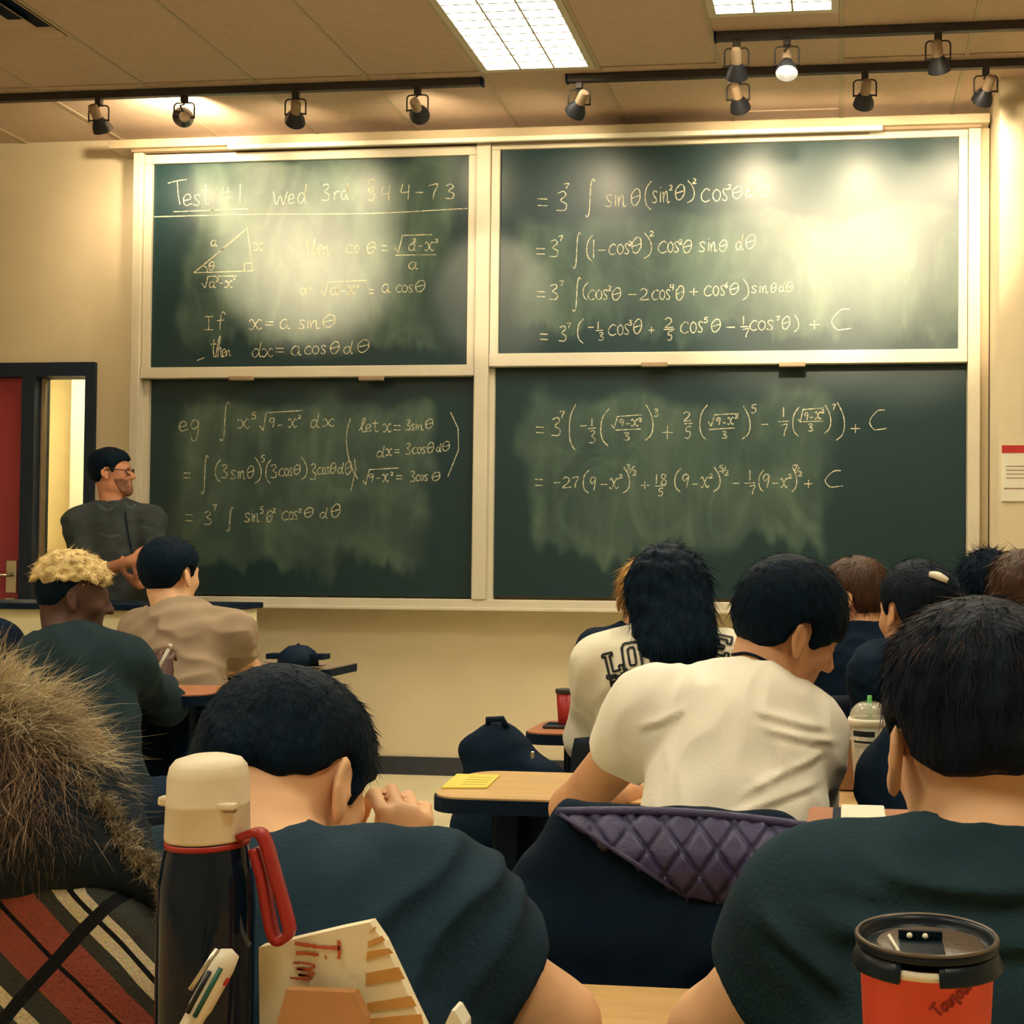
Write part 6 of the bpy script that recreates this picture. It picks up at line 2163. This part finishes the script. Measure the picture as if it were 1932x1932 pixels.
tc_ = at(1068, 1340, 3.78)
tm = thing('red_tumbler', (tc_[0], 3.78, 0.75), 'tall red tumbler with dark rim beside the white sweatshirt', 'tumbler')
zt2 = at(1068, 1300, 3.78)[2]
MB().lathe(V(tc_[0], 3.78, 0), [(0.0, 0.751), (0.022, 0.751), (0.024, 0.756), (0.031, zt2 - 0.012), (0.0, zt2 - 0.012)], seg=28).build('tumbler_body', mat('tumbler_red', (0.34, 0.016, 0.016), 0.35, 0.1, spec=0.4), tm, True)
MB().lathe(V(tc_[0], 3.78, 0), [(0.031, zt2 - 0.013), (0.034, zt2 - 0.010), (0.034, zt2), (0.0, zt2 + 0.002), (0.0, zt2 - 0.013)], seg=28).build('tumbler_lid', M_track, tm, auto=40)
pa = at_z(1008, 1382, 0.752)
p2 = thing('smartphone', V(pa[0], 3.74, 0.751), 'dark smartphone lying by the red tumbler', 'phone')
MB().box(V(pa[0], 3.70, 0.7515), V(pa[0] + 0.085, 3.78, 0.761), 0.003).build('phone_body', M_track, p2)
MB().box(V(pa[0] + 0.004, 3.705, 0.761), V(pa[0] + 0.081, 3.775, 0.7618)).build('screen', M_gloss, p2)

# clear cup with dome lid and green straw
fc = at(1640, 1400, 2.72)
fz0 = 0.7505
zr = at(1640, 1362, 2.72)[2]
fr_ = thing('iced_drink_cup', (fc[0], 2.72, fz0), 'clear plastic cup with dome lid and green straw', 'cup')
fc3 = V(fc[0], 2.72, 0)
M_clear = mat('clear_plastic', (0.75, 0.72, 0.6), 0.12, 0.03, spec=0.5, alpha=0.35)
MB().lathe(fc3, [(0.0, fz0 + 0.001), (0.028, fz0 + 0.001), (0.031, fz0 + 0.01), (0.044, zr), (0.043, zr), (0.030, fz0 + 0.012), (0.0, fz0 + 0.006)], seg=32).build('cup_wall', M_clear, fr_, True)
MB().lathe(fc3, [(0.0, fz0 + 0.008), (0.029, fz0 + 0.010), (0.038, zr - 0.055), (0.0, zr - 0.055)], seg=32).build('drink', mat('milky_coffee', (0.42, 0.30, 0.17), 0.4, 0.2, 30), fr_, True)
MB().lathe(fc3, [(0.043, zr - 0.006), (0.047, zr - 0.006), (0.048, zr + 0.004), (0.046, zr + 0.010), (0.043, zr + 0.006)], seg=32).build('lid_rim', M_paper, fr_, True)
dome = [(0.044 * cos(q) ** 0.8, zr + 0.008 + 0.038 * sin(q)) for q in np.linspace(0, 1.25, 8)]
MB().lathe(fc3, dome + [(r_ - 0.0008, h_ - 0.0004) for r_, h_ in dome[::-1]], seg=32).build('dome_lid', M_clear, fr_, True)
MB().tube([V(fc[0] + 0.004, 2.72, fz0 + 0.03), V(fc[0] + 0.000, 2.715, at(1650, 1312, 2.72)[2])], 0.0055, 10).build('straw', mat('green_straw', (0.10, 0.42, 0.10), 0.4, 0.08), fr_, True)
for k_, (zz_, hh2) in enumerate(((zr - 0.022, 0.006), (zr - 0.040, 0.0025), (zr - 0.050, 0.0025))):
    rr_ = 0.0445 - 0.13 * (zr - zz_)
    arc_lathe(fc3, [(rr_ + 0.0004, zz_ - hh2), (rr_ + 0.0012, zz_ - hh2), (rr_ + 0.0018, zz_ + hh2), (rr_ + 0.0010, zz_ + hh2)], 215, 285, 14).build('ink_mark', M_ink, fr_)

kb = [at(px, py, 2.80) for px, py in ((1588, 1398), (1636, 1394), (1636, 1490), (1566, 1490))]
kbg = thing('brown_paper_bag', V(kb[0][0], 2.8, 0.75), 'brown paper bag standing beside the iced drink cup', 'bag')
kb = [V(p[0], 2.80, max(p[2], 0.751)) for p in kb]
MB().prism(kb, V(0, 0.06, 0)).build('bag_body', mat('kraft_bag', (0.30, 0.16, 0.085), 0.8, 0.12, 12, 0.2, 40), kbg)
MB().tube([kb[0] + V(0, -0.001, 0.002), kb[0] + (kb[1] - kb[0]) * 0.5 + V(0, -0.001, 0.004)], 0.003, 6).build('torn_edge', M_paper, kbg, True)

# backpack on an empty chair
bpk = at(945, 1420, 3.25)
sl_ = thing('stool', (bpk[0] + 0.03, 3.21, 0), 'low black stool under the backpack', 'stool')
MB().lathe(V(bpk[0] + 0.03, 3.21, 0), [(0.0, 0.43), (0.17, 0.43), (0.175, 0.445), (0.17, 0.46), (0.0, 0.462)], seg=32).build('seat', M_black, sl_, auto=40)
for sx_ in (-1, 1):
    for sy_ in (-1, 1):
        MB().tube([V(bpk[0] + 0.03 + sx_ * 0.09, 3.21 + sy_ * 0.09, 0.43), V(bpk[0] + 0.03 + sx_ * 0.13, 3.21 + sy_ * 0.13, 0.005)], 0.011, 8).build('leg', M_metal, sl_, True)
bk = thing('backpack', (bpk[0], 3.22, 0.46), 'black backpack on the chair left of the white sweatshirt', 'backpack')
F = Field(V(bpk[0] - 0.22, 3.02, 0.44), V(bpk[0] + 0.25, 3.46, 0.95), 0.009)
for (dx_, y_, z_, rx, ry, rz) in ((0.02, 3.22, 0.62, 0.12, 0.10, 0.17), (0.0, 3.22, 0.75, 0.080, 0.080, 0.085), (0.09, 3.20, 0.64, 0.12, 0.09, 0.11), (0.0, 3.2, 0.55, 0.12, 0.1, 0.1), (-0.075, 3.2, 0.765, 0.03, 0.03, 0.025)):
    F.ell((bpk[0] + dx_, y_, z_), (rx, ry, rz), None, 0.04)
F.op(folds(95, 0.06, 0.15, 0.006), F.lo, F.lo + F.n * F.h, 0, 'disp', 0)
F.op(lambda X, Y, Z: 0.468 - Z + 0 * X + 0 * Y, F.lo, F.lo + F.n * F.h, 0, 'int', 0)
F.mesh('pack_body', C_BLACKJ, bk)
MB().tube([V(bpk[0] - 0.02, 3.20, 0.82), V(bpk[0] - 0.02, 3.19, 0.843), V(bpk[0] + 0.02, 3.19, 0.846), V(bpk[0] + 0.03, 3.20, 0.82)], 0.009, 8).build('carry_loop', M_black, bk, True)
zq = at(1005, 1422, 3.10)
MB().box(zq + V(-0.004, -0.004, -0.012), zq + V(0.004, 0.004, 0.006), 0.002).build('zipper_pull', M_chrome, bk)

# black cap on the far left table
cp = at(562, 1270, 4.92)
cz_ = 0.8205
ca = thing('black_cap', (cp[0], 4.92, cz_), 'black cap with flat brim on the table right of the beige t-shirt', 'cap')
MB().lathe(V(cp[0], 4.92, 0), [(0.0, cz_ + 0.088), (0.04, cz_ + 0.082), (0.070, cz_ + 0.058), (0.082, cz_ + 0.025), (0.084, cz_ + 0.002), (0.078, cz_ + 0.002), (0.0, cz_ + 0.078)], seg=32).build('crown', M_black, ca, True)
MB().prism([V(cp[0] + 0.125 * sx_, 4.92 + sy_ * 0.05, cz_ + 0.028) for sx_, sy_ in ((-1, -0.7), (1, -0.7), (1.0, 0.7), (-1, 0.7))], V(0, 0, 0.022)).build('brim', M_black, ca)
MB().lathe(V(cp[0], 4.92, 0), [(0.0, cz_ + 0.094), (0.006, cz_ + 0.092), (0.008, cz_ + 0.086), (0.0, cz_ + 0.084)], seg=12).build('button', M_black, ca, True)
